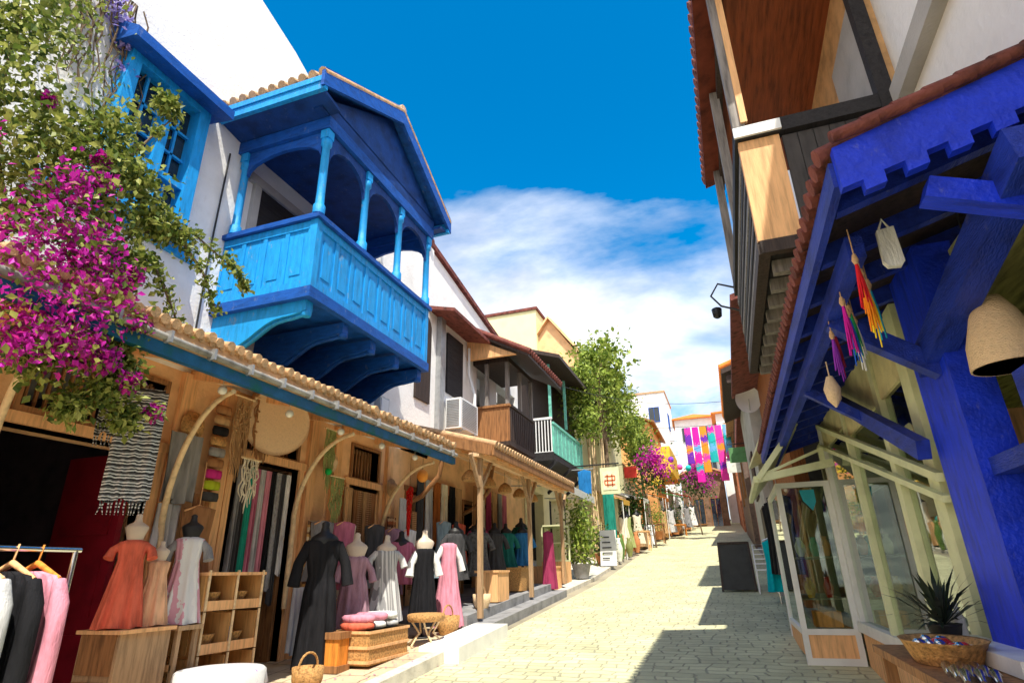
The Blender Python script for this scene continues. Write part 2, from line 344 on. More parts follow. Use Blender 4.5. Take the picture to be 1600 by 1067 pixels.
# ================================================================ GROUND
def sheet(x0, x1, ys, h, name, m, thick=0):
    b = MB(); ys = sorted(set(ys) | ({18} if ys[0] < 18 < ys[-1] else set()))
    for i in range(len(ys)-1):
        a, c = ys[i], ys[i+1]; za, zc = gz(a)+h, gz(c)+h
        if thick: b.add([(x0,a,za-thick),(x1,a,za-thick),(x1,c,zc-thick),(x0,c,zc-thick),(x0,a,za),(x1,a,za),(x1,c,zc),(x0,c,zc)],
                        [(4,5,6,7),(1,2,6,5),(3,0,4,7)] + ([(0,1,5,4)] if i == 0 else []) + ([(2,3,7,6)] if i == len(ys)-2 else []))
        else: b.add([(x0,a,za),(x1,a,za),(x1,c,zc),(x0,c,zc)], [(0,1,2,3)])
    return b
def paving(name, c1, c2, mortar, bw, bh, sc=1, bump=.6, rot=0.0, msz=.02):
    m = bpy.data.materials.new(name); m.use_nodes = True; t = m.node_tree; n = t.nodes; l = t.links; b = n['Principled BSDF']
    b.inputs['Roughness'].default_value = .75; b.inputs['Specular IOR Level'].default_value = .25
    tcn = n.new('ShaderNodeTexCoord'); mpn = n.new('ShaderNodeMapping'); mpn.inputs['Rotation'].default_value = (0, 0, rot); l.new(tcn.outputs['Object'], mpn.inputs[0])
    dn = n.new('ShaderNodeTexNoise'); dn.inputs['Scale'].default_value = 2.2; dn.inputs['Detail'].default_value = 3; l.new(mpn.outputs[0], dn.inputs['Vector'])
    vm = n.new('ShaderNodeVectorMath'); vm.operation = 'MULTIPLY_ADD'; vm.inputs[1].default_value = (.24, .20, 0); l.new(dn.outputs['Color'], vm.inputs[0]); l.new(mpn.outputs[0], vm.inputs[2])
    k = n.new('ShaderNodeTexBrick'); k.inputs['Color1'].default_value = lin(c1); k.inputs['Color2'].default_value = lin(c2); k.inputs['Mortar'].default_value = lin(mortar)
    k.inputs['Scale'].default_value = sc; k.inputs['Mortar Size'].default_value = msz; k.inputs['Mortar Smooth'].default_value = .6; k.inputs['Bias'].default_value = -.1; k.inputs['Brick Width'].default_value = bw; k.inputs['Row Height'].default_value = bh
    k.offset = .43; k.squash = .7; k.squash_frequency = 3
    l.new(vm.outputs[0], k.inputs['Vector'])
    a = n.new('ShaderNodeTexNoise'); a.inputs['Scale'].default_value = 1.1; a.inputs['Detail'].default_value = 8; a.inputs['Roughness'].default_value = .65; l.new(tcn.outputs['Object'], a.inputs['Vector'])
    r = n.new('ShaderNodeMapRange'); r.inputs['From Min'].default_value = .3; r.inputs['From Max'].default_value = .7; r.inputs['To Min'].default_value = .76; r.inputs['To Max'].default_value = 1.12; l.new(a.outputs[0], r.inputs['Value'])
    mu = n.new('ShaderNodeMix'); mu.data_type = 'RGBA'; mu.blend_type = 'MULTIPLY'; mu.inputs['Factor'].default_value = 1; l.new(k.outputs['Color'], mu.inputs['A']); l.new(r.outputs[0], mu.inputs['B'])
    l.new(mu.outputs['Result'], b.inputs['Base Color'])
    f = n.new('ShaderNodeTexNoise'); f.inputs['Scale'].default_value = 30; f.inputs['Detail'].default_value = 6; l.new(tcn.outputs['Object'], f.inputs['Vector'])
    s = n.new('ShaderNodeMath'); s.operation = 'MULTIPLY_ADD'; s.inputs[1].default_value = -1.6; l.new(k.outputs['Fac'], s.inputs[0]); l.new(f.outputs[0], s.inputs[2])
    bp = n.new('ShaderNodeBump'); bp.inputs['Strength'].default_value = bump; bp.inputs['Distance'].default_value = .02; l.new(s.outputs[0], bp.inputs['Height']); l.new(bp.outputs[0], b.inputs['Normal'])
    MATS[name] = m; return m
street_m = paving('street_setts', (.66, .64, .40), (.54, .52, .32), (.40, .38, .26), .30, .16, msz=.014, bump=.6)
walk_m = paving('sidewalk_slabs', (.62, .50, .34), (.52, .40, .27), (.26, .20, .14), .6, .4, msz=.012)
earth = mat('hill_earth', (.34, .30, .22), rough=.95, var=.2, scale=.5, bump=.3)
g = sheet(-160, 160, [-90, -12, 0, 60, 61, 220], 0, 'ground', earth).build('ground', earth); tag(g, 'pale stony ground the street and houses stand on', 'ground', kind='structure')
g = sheet(-3.62, 1.6, [-12, 0, 10, 20, 30, 40, 50, 60], .004, 'street', street_m).build('street', street_m); tag(g, 'pale paved street of small setts climbing uphill', 'street', kind='structure')
g = sheet(-8.8, -3.80, [-8, 0, 5, 9.35], .13, 's', walk_m, .2).build('sidewalk', walk_m); tag(g, 'raised tan slab sidewalk before the clothes shop', 'sidewalk', kind='structure')
b = MB()
for i in range(17):
    y0 = -4 + i*.8; z0, z1 = gz(y0)+.135, gz(y0+.79)+.135
    b.add([(-3.80,y0,z0-.2),(-3.62,y0,z0-.2),(-3.62,y0+.79,z1-.2),(-3.80,y0+.79,z1-.2),(-3.80,y0,z0),(-3.63,y0,z0),(-3.63,y0+.79,z1),(-3.80,y0+.79,z1)],
          [(4,5,6,7),(0,1,5,4),(1,2,6,5),(2,3,7,6)])
tag(b.build('kerb', stone_pale), 'pale stone kerb along the left sidewalk', 'kerb', kind='structure')
b = sheet(-8.8, -4.1, [9.35, 12, 14.4], .30, 's', stone_grey, .4); b2 = sheet(-4.1, -3.78, [9.6, 12, 14.4], .15, 's', stone_grey, .3); b.add(b2.v, b2.f)
tag(b.build('stone_step', stone_grey), 'two grey stone steps before the wooden canopy', 'steps', kind='structure')
g = sheet(-9, -3.9, [14.4, 20, 30, 40, 50, 60], .10, 's', stone_pale, .2).build('pavement', stone_pale); tag(g, 'pale stone pavement running up the left side', 'pavement', kind='structure')
g = sheet(1.0, 6, [8.9, 20, 30, 40, 60], .08, 's', stone_grey, .2).build('pavement_strip', stone_grey); tag(g, 'grey paving strip under the right-hand shops', 'pavement', kind='structure')

# ================================================================ LEFT: WHITE HOUSE WITH THE CLOTHES SHOP
WX = -5.6
H1 = thing('white_house', 'tall white lime-washed house with an ochre clothes shop at street level', 'house', (WX, 4, gz(4)))
# street-level wall with its door and transom openings
doors = [(3.05, 4.55, -1.35, 1.28), (5.62, 6.82, -1.2, 1.42), (8.02, 8.92, -1.1, 1.38)]
trans = [(3.15, 4.50, 1.44, 2.0), (5.72, 6.74, 1.54, 2.08), (8.08, 8.86, 1.50, 2.0)]
b = MB(); b.wallx(WX-.35, WX, -4, 9.6, -1.75, 2.22, doors+trans); b.build('shop_wall', tan_plaster, H1)
b = MB(); b.prism([(WX, -4, 2.22), (WX, 10.7, 2.22), (WX, 10.7, 7.1), (WX, 5.95, 7.9), (WX, 5.6, 8.05), (WX, 4.7, 8.3), (WX, 2, 8.75), (WX, -4, 9.2)], (-6.5, 0, 0))
b.build('upper_wall', white_plaster, H1)
b = MB()
for i in range(24):
    y0 = 6.0+i*.19; z = 7.9 - (y0-5.95)*.168
    b.tube([(WX+.09, y0+.09, z+.03), (WX-.5, y0+.09, z+.10)], .085, 8)
b.build('coping_tiles', tile_dark, H1)
# shop room behind the openings
b = MB(); b.box(-9.0, -8.8, -3.8, 9.4, -1.7, 2.2); b.box(-9, WX-.35, -4, -3.8, -1.7, 2.2); b.box(-9, WX-.35, 9.4, 9.6, -1.7, 2.2); b.box(-8.8, WX-.35, 4.75, 4.85, -1.7, 2.2)
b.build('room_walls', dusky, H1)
# transom grilles and door frames
for (y0, y1, z0, z1) in trans:
    b = MB(); n_ = int((y1-y0)/.085)
    for i in range(1, n_): y = y0+(y1-y0)*i/n_; b.box(WX-.12, WX-.09, y-.012, y+.012, z0, z1)
    b.box(WX-.16, WX+.03, y0-.05, y1+.05, z0-.07, z0); b.box(WX-.16, WX+.03, y0-.05, y1+.05, z1, z1+.05)
    b.box(WX-.16, WX+.03, y0-.05, y0, z0, z1); b.box(WX-.16, WX+.03, y1, y1+.05, z0, z1)
    b.build('transom_grille', brown_wood, H1)
for i, (y0, y1, z0, z1) in enumerate(doors):
    b = MB(); b.box(WX-.2, WX+.035, y0-.09, y0, z0, z1); b.box(WX-.2, WX+.035, y1, y1+.09, z0, z1); b.box(WX-.2, WX+.045, y0-.12, y1+.12, z1, z1+.1)
    b.build('door_frame', tan_wood, H1)
    b = MB()      # a leaf swung back into the room
    yy = (4.4, 6.78, 8.05)[i]; b.box(WX-1.0, WX-.1, yy-.03, yy+.03, z0+.1, z1-.03)
    for q in range(3): b.box(WX-.9, WX-.2, yy-.045, yy+.045, z0+.3+q*.75, z0+.9+q*.75)
    d = b.build('door', red_paint if i == 0 else brown_wood, H1)
    MB().tube([(WX-.9, yy-.06, z0+1.2), (WX-.9, yy-.06, z0+1.35)], .015).build('handle', chrome, d)
# timber pilasters between the doors
for y0, y1 in ((2.75, 2.93), (4.68, 4.86), (5.30, 5.48), (6.95, 7.12), (7.55, 7.72), (9.08, 9.26)):
    MB().box(WX, WX+.07, y0, y1, -1.3, 2.2).build('pilaster', tan_wood, H1)
# eave roof over the sidewalk
E0 = -4.2
def eave_z(x): return 2.02 + (E0-x)*.22
b = MB(); b.prism([(E0, .4, 1.94), (E0, .4, 2.01), (WX, .4, 2.34), (WX, .4, 2.27)], (0, 8.6, 0)); b.build('eave_roof', tan_wood_y, H1)
b = MB(); y = .5
while y < 8.95:
    j_ = random.uniform(-.012, .012); b.tube([(E0+.06+j_*2, y, 2.03+j_*.6), (E0-.5, y+j_, 2.14), (WX, y, 2.38)], .047, 8); b.tube([(E0+.02, y+.06, 2.0), (WX, y+.06, 2.35)], .035, 6); y += .118
b.build('eave_tiles', tile_m, H1)
b = MB(); b.box(E0-.03, E0+.01, .4, 9, 1.845, 1.94); b.build('fascia', tan_wood_y, H1)
b = MB(); b.tube([(E0+.035, .4, 1.885), (E0+.035, 9, 1.885)], .030, 10); b.build('gutter', mat('dull_zinc', (.30, .29, .27), rough=.6, var=.3, stain=.5), H1)
for i in range(19): y = .5+i*.46; MB().box(E0+.0, E0+.095, y, y+.025, 1.835, 1.935).build('gutter_bracket', metal_grey, H1)
b = MB(); b.box(E0-.05, E0+.018, .4, 9, 1.735, 1.842)
b.build('painted_trim', mat('petrol_blue_paint', (.006, .085, .20), var=.5, scale=4, second=(.0, .10, .09), rough=.5), H1)
for i in range(9):
    y = .9+i*.98; MB().beam((E0-.02, y, 1.90), (WX, y, 2.21), .07, .1).build('rafter', tan_wood, H1)
# bent bamboo brackets
for y in (3.05, 4.72, 6.72, 8.95):
    b = MB(); z0 = .40 if y < 6 else .65
    pts = [(WX+.10+1.22*t**1.5, y-.55*t, z0 + (1.68-z0)*math.sin(t*math.pi/2)) for t in [i/12 for i in range(13)]]
    b.tube(pts, [.034-.010*i/12 for i in range(13)], 8); b.tube([(WX+.10, y, z0), (WX+.08, y+.02, z0-1.0)], .034, 8)
    b.build('bent_bracket', bamboo_m, H1)
# balcony door in the upper wall
b = MB(); b.box(WX, WX+.06, 5.2, 5.32, 3.15, 5.15); b.box(WX, WX+.06, 6.5, 6.62, 3.15, 5.15); b.box(WX, WX+.07, 5.1, 6.7, 5.15, 5.28); b.build('balcony_door_frame', grey_plaster, H1)
b = MB(); b.box(WX, WX+.03, 5.32, 6.5, 3.1, 5.15); b.build('balcony_door', black_wood, H1)

# ---- boxed blue window, part of the house
wf = MB()
y0, y1, z0, z1 = 3.12, 4.20, 3.72, 5.36; xo = WX+.20
for (a, c) in ((y0, y0+.13), (y1-.15, y1), ((y0+y1)/2-.05, (y0+y1)/2+.06)): wf.box(WX, xo, a, c, z0, z1)
wf.box(WX, xo+.03, y0-.06, y1+.06, z0-.12, z0); wf.box(WX, xo, y0, y1, z1, z1+.10)
wf.box(WX, xo-.03, y0, y1, z0+.5, z0+.58)
win = wf.build('window_frame', blue_paint, H1)
b = MB(); b.prism([(WX, y0-.14, 5.48), (WX+.42, y0-.14, 5.42), (WX+.42, y0-.14, 5.55), (WX, y0-.14, 5.82)], (0, y1-y0+.28, 0)); b.build('window_hood', blue_dark, win)
b = MB(); b.box(WX+.01, WX+.04, y0+.13, y1-.15, z0, z1); b.build('window_glass', dark_glass, win)
b = MB()
for (a, c) in ((y0+.13, (y0+y1)/2-.05), ((y0+y1)/2+.06, y1-.15)):
    m_ = (a+c)/2; b.box(WX+.05, WX+.09, m_-.015, m_+.015, z0, z1)
    for q in (.9, 1.25): b.box(WX+.05, WX+.09, a, c, z0+q, z0+q+.03)
b.build('glazing_bars', blue_paint, win)
# small pale ledge under the window
MB().box(WX, WX+.06, 2.6, 4.5, 3.50, 3.60).build('wall_ledge', blue_paint, H1)

# ================================================================ THE BLUE BALCONY (part of the white house? it is carried by it: a thing of its own kind hangs on the wall)
BX = -4.2; BY0, BY1 = 4.95, 7.75
BL = thing('blue_balcony', 'bright blue covered wooden balcony with tiled gable roof on the tall white house', 'balcony', (BX, (BY0+BY1)/2, 3.0))
MB().box(WX, BX-.02, BY0+.02, BY1-.02, 3.06, 3.14).build('floor', blue_dark, BL)
# panelled parapets: near side, street side, far side
def panel_y(mb, x0, x1, yo, sgn, z0, z1, n):      # a side parapet in a plane y = yo
    w_ = (x1-x0)/n
    mb.box(x0, x1, yo-.02, yo+.02, z0, z1)
    for i in range(n+1): mb.box(max(x0, x0+i*w_-.03), min(x1, x0+i*w_+.03), yo-.036, yo+.036, z0, z1)
    mb.box(x0, x1, yo-.042, yo+.042, z0, z0+.10); mb.box(x0, x1, yo-.042, yo+.042, z1-.10, z1)
    for i in range(n): mb.box(x0+i*w_+.09, x0+(i+1)*w_-.09, yo-.030, yo+.030, z0+.2, z1-.2)
def panel_x(mb, y0, y1, xo, z0, z1, n):
    w_ = (y1-y0)/n
    mb.box(xo-.02, xo+.02, y0, y1, z0, z1)
    for i in range(n+1): mb.box(xo-.036, xo+.036, max(y0, y0+i*w_-.03), min(y1, y0+i*w_+.03), z0, z1)
    mb.box(xo-.042, xo+.042, y0, y1, z0, z0+.10); mb.box(xo-.042, xo+.042, y0, y1, z1-.10, z1)
    for i in range(n): mb.box(xo-.030, xo+.030, y0+i*w_+.09, y0+(i+1)*w_-.09, z0+.2, z1-.2)
for yo in (BY0, BY1):
    b = MB(); panel_y(b, WX+.005, BX-.056, yo, 1, 3.14, 4.05, 4); b.build('side_parapet', blue_paint, BL)
b = MB(); panel_x(b, BY0+.05, BY1-.05, BX, 3.14, 4.05, 8); b.build('front_parapet', blue_paint, BL)
for yo in (BY0, BY1): MB().box(BX-.055, BX+.05, yo-.05, yo+.05, 3.137, 4.058).build('newel', blue_paint, BL)
b = MB(); b.box(WX, BX+.09, BY0-.09, BY0+.07, 4.06, 4.12); b.box(WX, BX+.09, BY1-.07, BY1+.09, 4.06, 4.12); b.box(BX-.07, BX+.092, BY0+.07, BY1-.07, 4.058, 4.118)
b.box(WX, BX+.06, BY0-.06, BY0+.05, 4.121, 4.15); b.box(BX-.05, BX+.06, BY0+.05, BY1, 4.121, 4.149)
b.build('handrail', blue_dark, BL)
b = MB(); b.box(WX, BX+.07, BY0-.075, BY0+.0, 3.0, 3.135); b.box(BX-.01, BX+.072, BY0, BY1+.07, 3.002, 3.134); b.box(WX, BX+.07, BY1+.001, BY1+.075, 3.0, 3.133)
b.build('floor_moulding', blue_dark, BL)
# posts
for (x, y) in ((BX+0, BY0), (BX, BY0+.93), (BX, BY0+1.87), (BX, BY1), (WX+.1, BY0), (WX+.1, BY1)):
    b = MB(); b.lathe((x, y, 4.15), [(.075, 0), (.075, .12), (.055, .14), (.052, .3), (.05, 1.02), (.07, 1.04), (.07, 1.12), (.055, 1.14)], 10)
    b.box(x-.06, x+.06, y-.06, y+.06, 5.29, 5.42)
    b.build('post', blue_paint, BL)
# arched spandrels between the posts
def spandrel(y0, y1, xo, zs, zt, along='y'):
    n = 10; poly = [(y0, zt), (y0, zs)] + [(y0+(y1-y0)*(.5-.5*math.cos(math.pi*i/n)), zs+(zt-zs-.12)*math.sin(math.pi*i/n)) for i in range(1, n)] + [(y1, zs), (y1, zt)]
    mb = MB()
    # build as quads from the arch up to the top edge
    arch = poly[1:-1]
    for i in range(len(arch)-1):
        (a, za), (c, zc) = arch[i], arch[i+1]
        q = [(a, za), (c, zc), (c, zt), (a, zt)]
        mb.prism([((xo-.025, p, z) if along == 'y' else (p, xo-.025, z)) for p, z in q], (.05, 0, 0) if along == 'y' else (0, .05, 0))
    return mb
for i in range(3):
    ya = BY0+.06+(i*.93); yb = BY0+.93*(i+1)-.06 if i < 2 else BY1-.06
    spandrel(ya, yb, BX, 4.95, 5.42).build('arch', shade_blue, BL)
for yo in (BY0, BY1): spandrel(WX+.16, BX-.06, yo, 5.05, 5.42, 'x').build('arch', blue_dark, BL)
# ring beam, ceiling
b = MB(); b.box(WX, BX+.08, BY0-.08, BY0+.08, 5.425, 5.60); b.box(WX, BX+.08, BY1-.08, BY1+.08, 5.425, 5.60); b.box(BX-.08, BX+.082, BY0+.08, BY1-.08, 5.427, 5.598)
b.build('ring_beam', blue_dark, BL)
MB().box(WX, BX+.02, BY0+.02, BY1-.02, 5.60, 5.63).build('ceiling', shade_blue, BL)
# gable roof: ridge runs out from the wall, gable to the street
yc = (BY0+BY1)/2+.02; RX = BX+.27; ya, yb = BY0-.45, BY1+.30; yc = (ya+yb)/2+.05; zr, ze = 6.78, 5.78
roof = MB(); roof.prism([(WX, ya, ze+.05), (WX, yc, zr), (WX, yb, ze+.05), (WX, yb, ze+.12), (WX, yc, zr+.08), (WX, ya, ze+.12)], (RX-WX-.04, 0, 0))
rf = roof.build('roof', blue_dark, BL)
b = MB()
for s_, ye in ((1, ya), (-1, yb)):
    n_ = 11
    for i in range(n_):
        x = WX+.06+(RX-WX-.1)*i/(n_-1)
        b.tube([(x, ye-.05*s_, ze+.11), (x, (ye+yc)/2, (ze+zr)/2+.13), (x, yc, zr+.12)], .062, 8)
b.tube([(WX, yc, zr+.14), (RX, yc, zr+.14)], .08, 8)
b.build('roof_tiles', tile_m, rf)
b = MB()        # gable front: fascia boards and a boarded pediment
for s_, ye in ((1, ya), (-1, yb)):
    b.prism([(RX-.04, ye-.06*s_, ze-.12), (RX-.04, ye-.06*s_, ze+.16), (RX-.04, yc, zr+.16), (RX-.04, yc, zr-.14)], (.05, 0, 0))
b.build('gable_fascia', blue_dark, rf)
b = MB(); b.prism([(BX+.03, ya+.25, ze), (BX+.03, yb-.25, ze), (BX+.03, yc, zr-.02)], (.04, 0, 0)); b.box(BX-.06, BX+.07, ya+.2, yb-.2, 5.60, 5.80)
b.build('pediment', shade_blue, rf)
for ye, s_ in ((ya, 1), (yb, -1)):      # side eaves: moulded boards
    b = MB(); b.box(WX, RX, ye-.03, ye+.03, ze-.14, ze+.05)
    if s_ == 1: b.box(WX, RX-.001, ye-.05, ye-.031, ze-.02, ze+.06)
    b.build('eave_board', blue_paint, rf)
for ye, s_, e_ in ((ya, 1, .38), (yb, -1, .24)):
    b = MB(); b.prism([(WX, ye+.032*s_, ze-.12), (WX, ye+.032*s_, ze-.08), (WX, ye+e_*s_, 5.66), (WX, ye+e_*s_, 5.61)], (RX-WX-.05, 0, 0)); b.build('soffit', shade_blue, rf)
# curved corbels below the floor
for y in (BY0+.06, BY0+.78, BY0+1.42, BY0+2.06, BY1-.06):
    n = 12; top = 3.0; poly = [(BX-.02, top)] + [(BX-.02-(1.33)*i/n, top-.13-.55*(1-math.cos(i/n*math.pi/2))-.02*math.sin(i/n*math.pi*4)) for i in range(n+1)] + [(WX, top-.72), (WX, top)]
    b = MB()
    lower = poly[1:-1]
    for i in range(len(lower)-1):
        (xa, za), (xb, zb) = lower[i], lower[i+1]
        b.prism([(xa, y-.06, za), (xb, y-.06, zb), (xb, y-.06, top), (xa, y-.06, top)], (0, .12, 0))
    b.tube([(x_, y, z_-.015) for x_, z_ in lower[:-1]], .025, 6)
    b.lathe((BX-.05, y, top-.16), [(.05, -.03), (.06, 0), (.05, .03)], 8)
    b.build('corbel', blue_paint if y < 5.2 else blue_dark, BL)

# ================================================================ WOODEN CANOPY OVER THE STEPS
CN = thing('wooden_canopy', 'brown boarded wooden canopy roof sheltering the grey steps', 'canopy', (-4.6, 12.5, gz(12.5)+.3))
ca, cb, cxo, zi, zo = 9.62, 15.5, -3.75, 2.60, 2.06
b = MB(); b.prism([(WX, ca, zi), (cxo, ca, zo), (cxo, ca, zo+.06), (WX, ca, zi+.06)], (0, cb-ca, 0)); rf = b.build('roof', tan_wood_y, CN)
b = MB(); y = ca+.05
while y < cb: b.tube([(cxo+.06, y, zo+.09), (WX, y, zi+.09)], .065, 8); y += .15
b.build('roof_tiles', tile_m, rf)
b = MB(); b.box(cxo-.01, cxo+.03, ca-.02, cb+.02, zo-.10, zo+.055); b.beam((WX, ca-.02, zi-.02), (cxo, ca-.02, zo-.02), .04, .18); b.build('fascia', brown_wood, CN)
for i in range(9):
    y = ca+.25+i*.66; MB().beam((WX, y, zi-.06), (cxo-.02, y, zo-.05), .07, .1).build('rafter', tan_wood, CN)
MB().box(-4.12, -4.0, ca-.03, cb, zo-.10, zo+.02).build('beam', tan_wood_y, CN)
MB().box(-4.85, -4.75, ca-.03, cb, zo+.10, zo+.22).build('beam', tan_wood_y, CN)
for y in (9.8, 12.6, 15.3):
    b = MB(); b.box(-4.10, -4.02, y-.04, y+.04, gz(y)+.2, zo-.10)
    b.beam((-4.06, y+.05, 1.45), (-4.06, y+.55, 1.97), .06, .06); b.beam((-4.06, y-.05, 1.45), (-4.06, y-.45, 1.97), .06, .06)
    b.build('post', oak_wood, CN)
for y in (9.75, 12.2):     # carved brackets
    b = MB(); b.tube([(WX, y, 1.2), (WX+.4, y, 1.35), (WX+.75, y, 1.7), (WX+.85, y, 2.25)], .045, 6); b.build('curved_brace', brown_wood, CN)

# ================================================================ OLD TIMBER HOUSE (second on the left)
H2 = thing('timber_bay_house', 'old house with a dark tiled roof and a projecting brown wooden bay', 'house', (WX, 14, gz(14)))
b = MB(); dh = [(9.9, 10.55, -1.0, 1.5), (10.85, 12.0, -1.0, 1.5), (12.5, 13.7, -.8, 1.5), (14.2, 15.2, -.8, 1.6)]
b.wallx(WX-.3, WX, 9.6, 16.9, -1.2, 2.6, dh); b.build('shop_wall', tan_plaster, H2)
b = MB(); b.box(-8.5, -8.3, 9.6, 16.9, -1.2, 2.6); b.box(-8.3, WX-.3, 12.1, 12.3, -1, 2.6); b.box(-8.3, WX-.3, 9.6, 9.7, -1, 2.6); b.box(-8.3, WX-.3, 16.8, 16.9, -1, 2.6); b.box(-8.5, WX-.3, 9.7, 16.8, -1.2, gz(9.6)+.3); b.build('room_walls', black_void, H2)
for (a, c, z0, z1) in dh:
    b = MB(); b.box(WX-.15, WX+.03, a-.07, a, z0, z1); b.box(WX-.15, WX+.03, c, c+.07, z0, z1); b.box(WX-.15, WX+.035, a-.1, c+.1, z1, z1+.09); b.build('door_frame', brown_wood, H2)
b = MB(); b.wallx(WX-.3, WX-.005, 10.7, 16.9, 2.6, 5.55, [(13.3, 14.2, 3.2, 5.0), (14.7, 16.3, 3.2, 5.0)]); b.build('upper_wall', white_plaster, H2)
b = MB(); b.box(-8.5, -8.3, 10.7, 16.9, 2.6, 6.0); b.box(-8.3, WX-.3, 10.7, 10.8, 2.6, 5.5); b.box(-8.3, WX-.3, 16.8, 16.9, 2.6, 5.5); b.box(-8.3, WX-.3, 10.8, 16.8, 2.61, 2.7); b.build('upper_room', black_void, H2)
# arched shuttered window + grey post
b = MB(); n = 10; pts = [(10.0, 3.35), (10.62, 3.35), (10.62, 5.0)] + [(10.31+.31*math.cos(math.pi*i/n), 5.0+.31*math.sin(math.pi*i/n)) for i in range(1, n)] + [(10.0, 5.0)]
b.prism([(WX-.0, y, z) for y, z in pts], (.05, 0, 0)); b.build('arched_shutter', dark_wood, H2)
b = MB(); b.box(WX, WX+.12, 10.95, 11.17, 2.7, 5.5); b.build('corner_post', metal_grey, H2)
b = MB(); b.box(WX, WX+.05, 11.45, 12.3, 3.85, 5.3); b.build('dark_shutter', black_wood, H2)
b = MB(); b.tube([(WX+.08, 12.6, 5.3), (WX+.08, 12.6, 4.6), (WX+.3, 12.45, 4.0), (WX+.3, 12.4, 2.7)], .035, 8); b.build('downpipe', metal_white, H2)
# roof sloping to the street
ra, rb = 12.55, 15.6
b = MB(); b.prism([(-6.9, ra, 6.46), (-3.95, ra, 4.86), (-3.95, ra, 4.96), (-6.9, ra, 6.56)], (0, rb-ra, 0)); rf = b.build('roof', dark_wood, H2)
b = MB(); y = ra+.02
while y < rb: b.tube([(-3.9, y, 4.98), (-6.9, y, 6.6)], .075, 7); y += .17
b.build('roof_tiles', tile_dark, rf)
b = MB(); b.prism([(WX, ra+.1, 5.0), (-4.3, ra+.1, 5.0), (WX, ra+.1, 5.66)], (0, .08, 0)); b.build('gable_board', tan_wood, H2)
b = MB(); b.prism([(WX-1, 10.5, 5.75), (-4.95, 10.5, 5.35), (-4.95, 10.5, 5.43), (WX-1, 10.5, 5.85)], (0, 2.2, 0)); b.build('lean_to_roof', tile_dark, H2)
bx = -4.66
b = MB(); b.box(WX, bx, 13.1, 15.1, 2.88, 2.98); b.build('bay_floor', dark_wood, H2)
b = MB(); b.wally(13.1, 13.16, WX, bx, 2.98, 3.84, [])
for i in range(9): x = WX+.05+i*.11; b.box(x, x+.012, 13.085, 13.1, 3.0, 3.8)
b.box(WX, bx+.03, 13.06, 13.19, 3.84, 3.90); b.build('bay_side', brown_wood, H2)
b = MB(); b.box(bx-.06, bx, 13.16, 15.1, 2.98, 3.84)
for i in range(13): y = 13.2+i*.15; b.box(bx, bx+.015, y, y+.02, 3.0, 3.8)
b.box(bx-.09, bx+.04, 13.19, 15.1, 3.84, 3.90); b.box(WX, bx-.06, 15.04, 15.1, 2.98, 3.84); b.build('bay_front', dark_wood, H2)
for (x, y) in ((bx-.05, 13.15), (bx-.05, 14.1), (bx-.05, 15.05), (WX+.35, 13.12)): MB().box(x-.045, x+.045, y-.045, y+.045, 3.9, 5.1).build('bay_post', grey_wood, H2)
b = MB(); b.box(WX, bx+.02, 13.05, 15.15, 5.0, 5.12); b.build('bay_lintel', dark_wood, H2)
# air conditioner on the wall
AC = thing('air_conditioner', 'white slatted air-conditioning unit on the wall beside the brown bay', 'air conditioner', (-5.4, 11.8, 2.95))
b = MB(); b.box(-5.53, -5.16, 11.35, 12.3, 2.98, 3.66); b.build('casing', metal_white, AC)
b = MB()
for i in range(16): z = 3.03+i*.038; b.box(-5.16, -5.145, 11.42, 12.22, z, z+.016); b.box(-5.5, -5.2, 11.335, 11.35, z, z+.016)
b.build('grille', metal_grey, AC)
for y in (11.5, 12.15): b = MB(); b.beam((-5.6, y, 2.96), (-5.14, y, 2.96), .04, .03); b.beam((-5.6, y, 2.7), (-5.2, y, 2.94), .03, .03); b.build('bracket', metal_grey, AC)
# taller white wing behind
HB = thing('rear_white_wing', 'pale grey-white wall set back above the old timber house, with dark roof edge', 'house', (-6.4, 13, 5))
b = MB(); b.prism([(-6.3, 10.72, 5.0), (-6.3, 16.6, 5.0), (-6.3, 16.6, 7.1), (-6.3, 10.72, 8.15)], (-4, 0, 0)); b.build('wall', white_plaster, HB)
b = MB(); b.prism([(-6.2, 10.4, 8.22), (-6.2, 16.8, 7.08), (-6.2, 16.8, 7.22), (-6.2, 10.4, 8.36)], (-4, 0, 0)); b.build('roof_edge', tile_dark, HB)

# ================================================================ THIRD HOUSE, TEAL BALCONY
H3 = thing('teal_balcony_house', 'dark timber house with a white-railed balcony and pale teal front panel', 'house', (WX, 20, gz(20)))
b = MB(); b.wallx(WX-.3, WX, 17.0, 24.0, -.6, 3.3, [(17.6, 18.9, -.4, 2.4), (19.6, 20.9, -.3, 2.4), (21.6, 22.9, -.2, 2.5)]); b.build('shop_wall', cream_plaster, H3)
b = MB(); b.box(WX-.3, WX, 17.0, 24, 3.3, 6.7); b.build('upper_wall', dark_wood, H3)
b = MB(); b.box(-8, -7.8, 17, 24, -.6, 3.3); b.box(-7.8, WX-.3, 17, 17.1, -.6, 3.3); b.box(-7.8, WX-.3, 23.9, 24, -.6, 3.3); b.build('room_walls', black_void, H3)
b = MB(); b.prism([(-7.2, 16.95, 7.3), (-4.3, 16.95, 6.35), (-4.3, 16.95, 6.47), (-7.2, 16.95, 7.45)], (0, 7.2, 0)); b.build('roof', dark_wood, H3)
x3 = -4.8
b = MB(); b.box(WX, x3, 17.5, 21.6, 3.3, 3.45); b.box(WX, x3+.03, 17.45, 17.5, 3.25, 3.5); b.build('balcony_floor', black_wood, H3)
b = MB()
for i in range(8): x = WX+.06+i*.1; b.box(x-.015, x+.015, 17.52, 17.55, 3.5, 4.55)
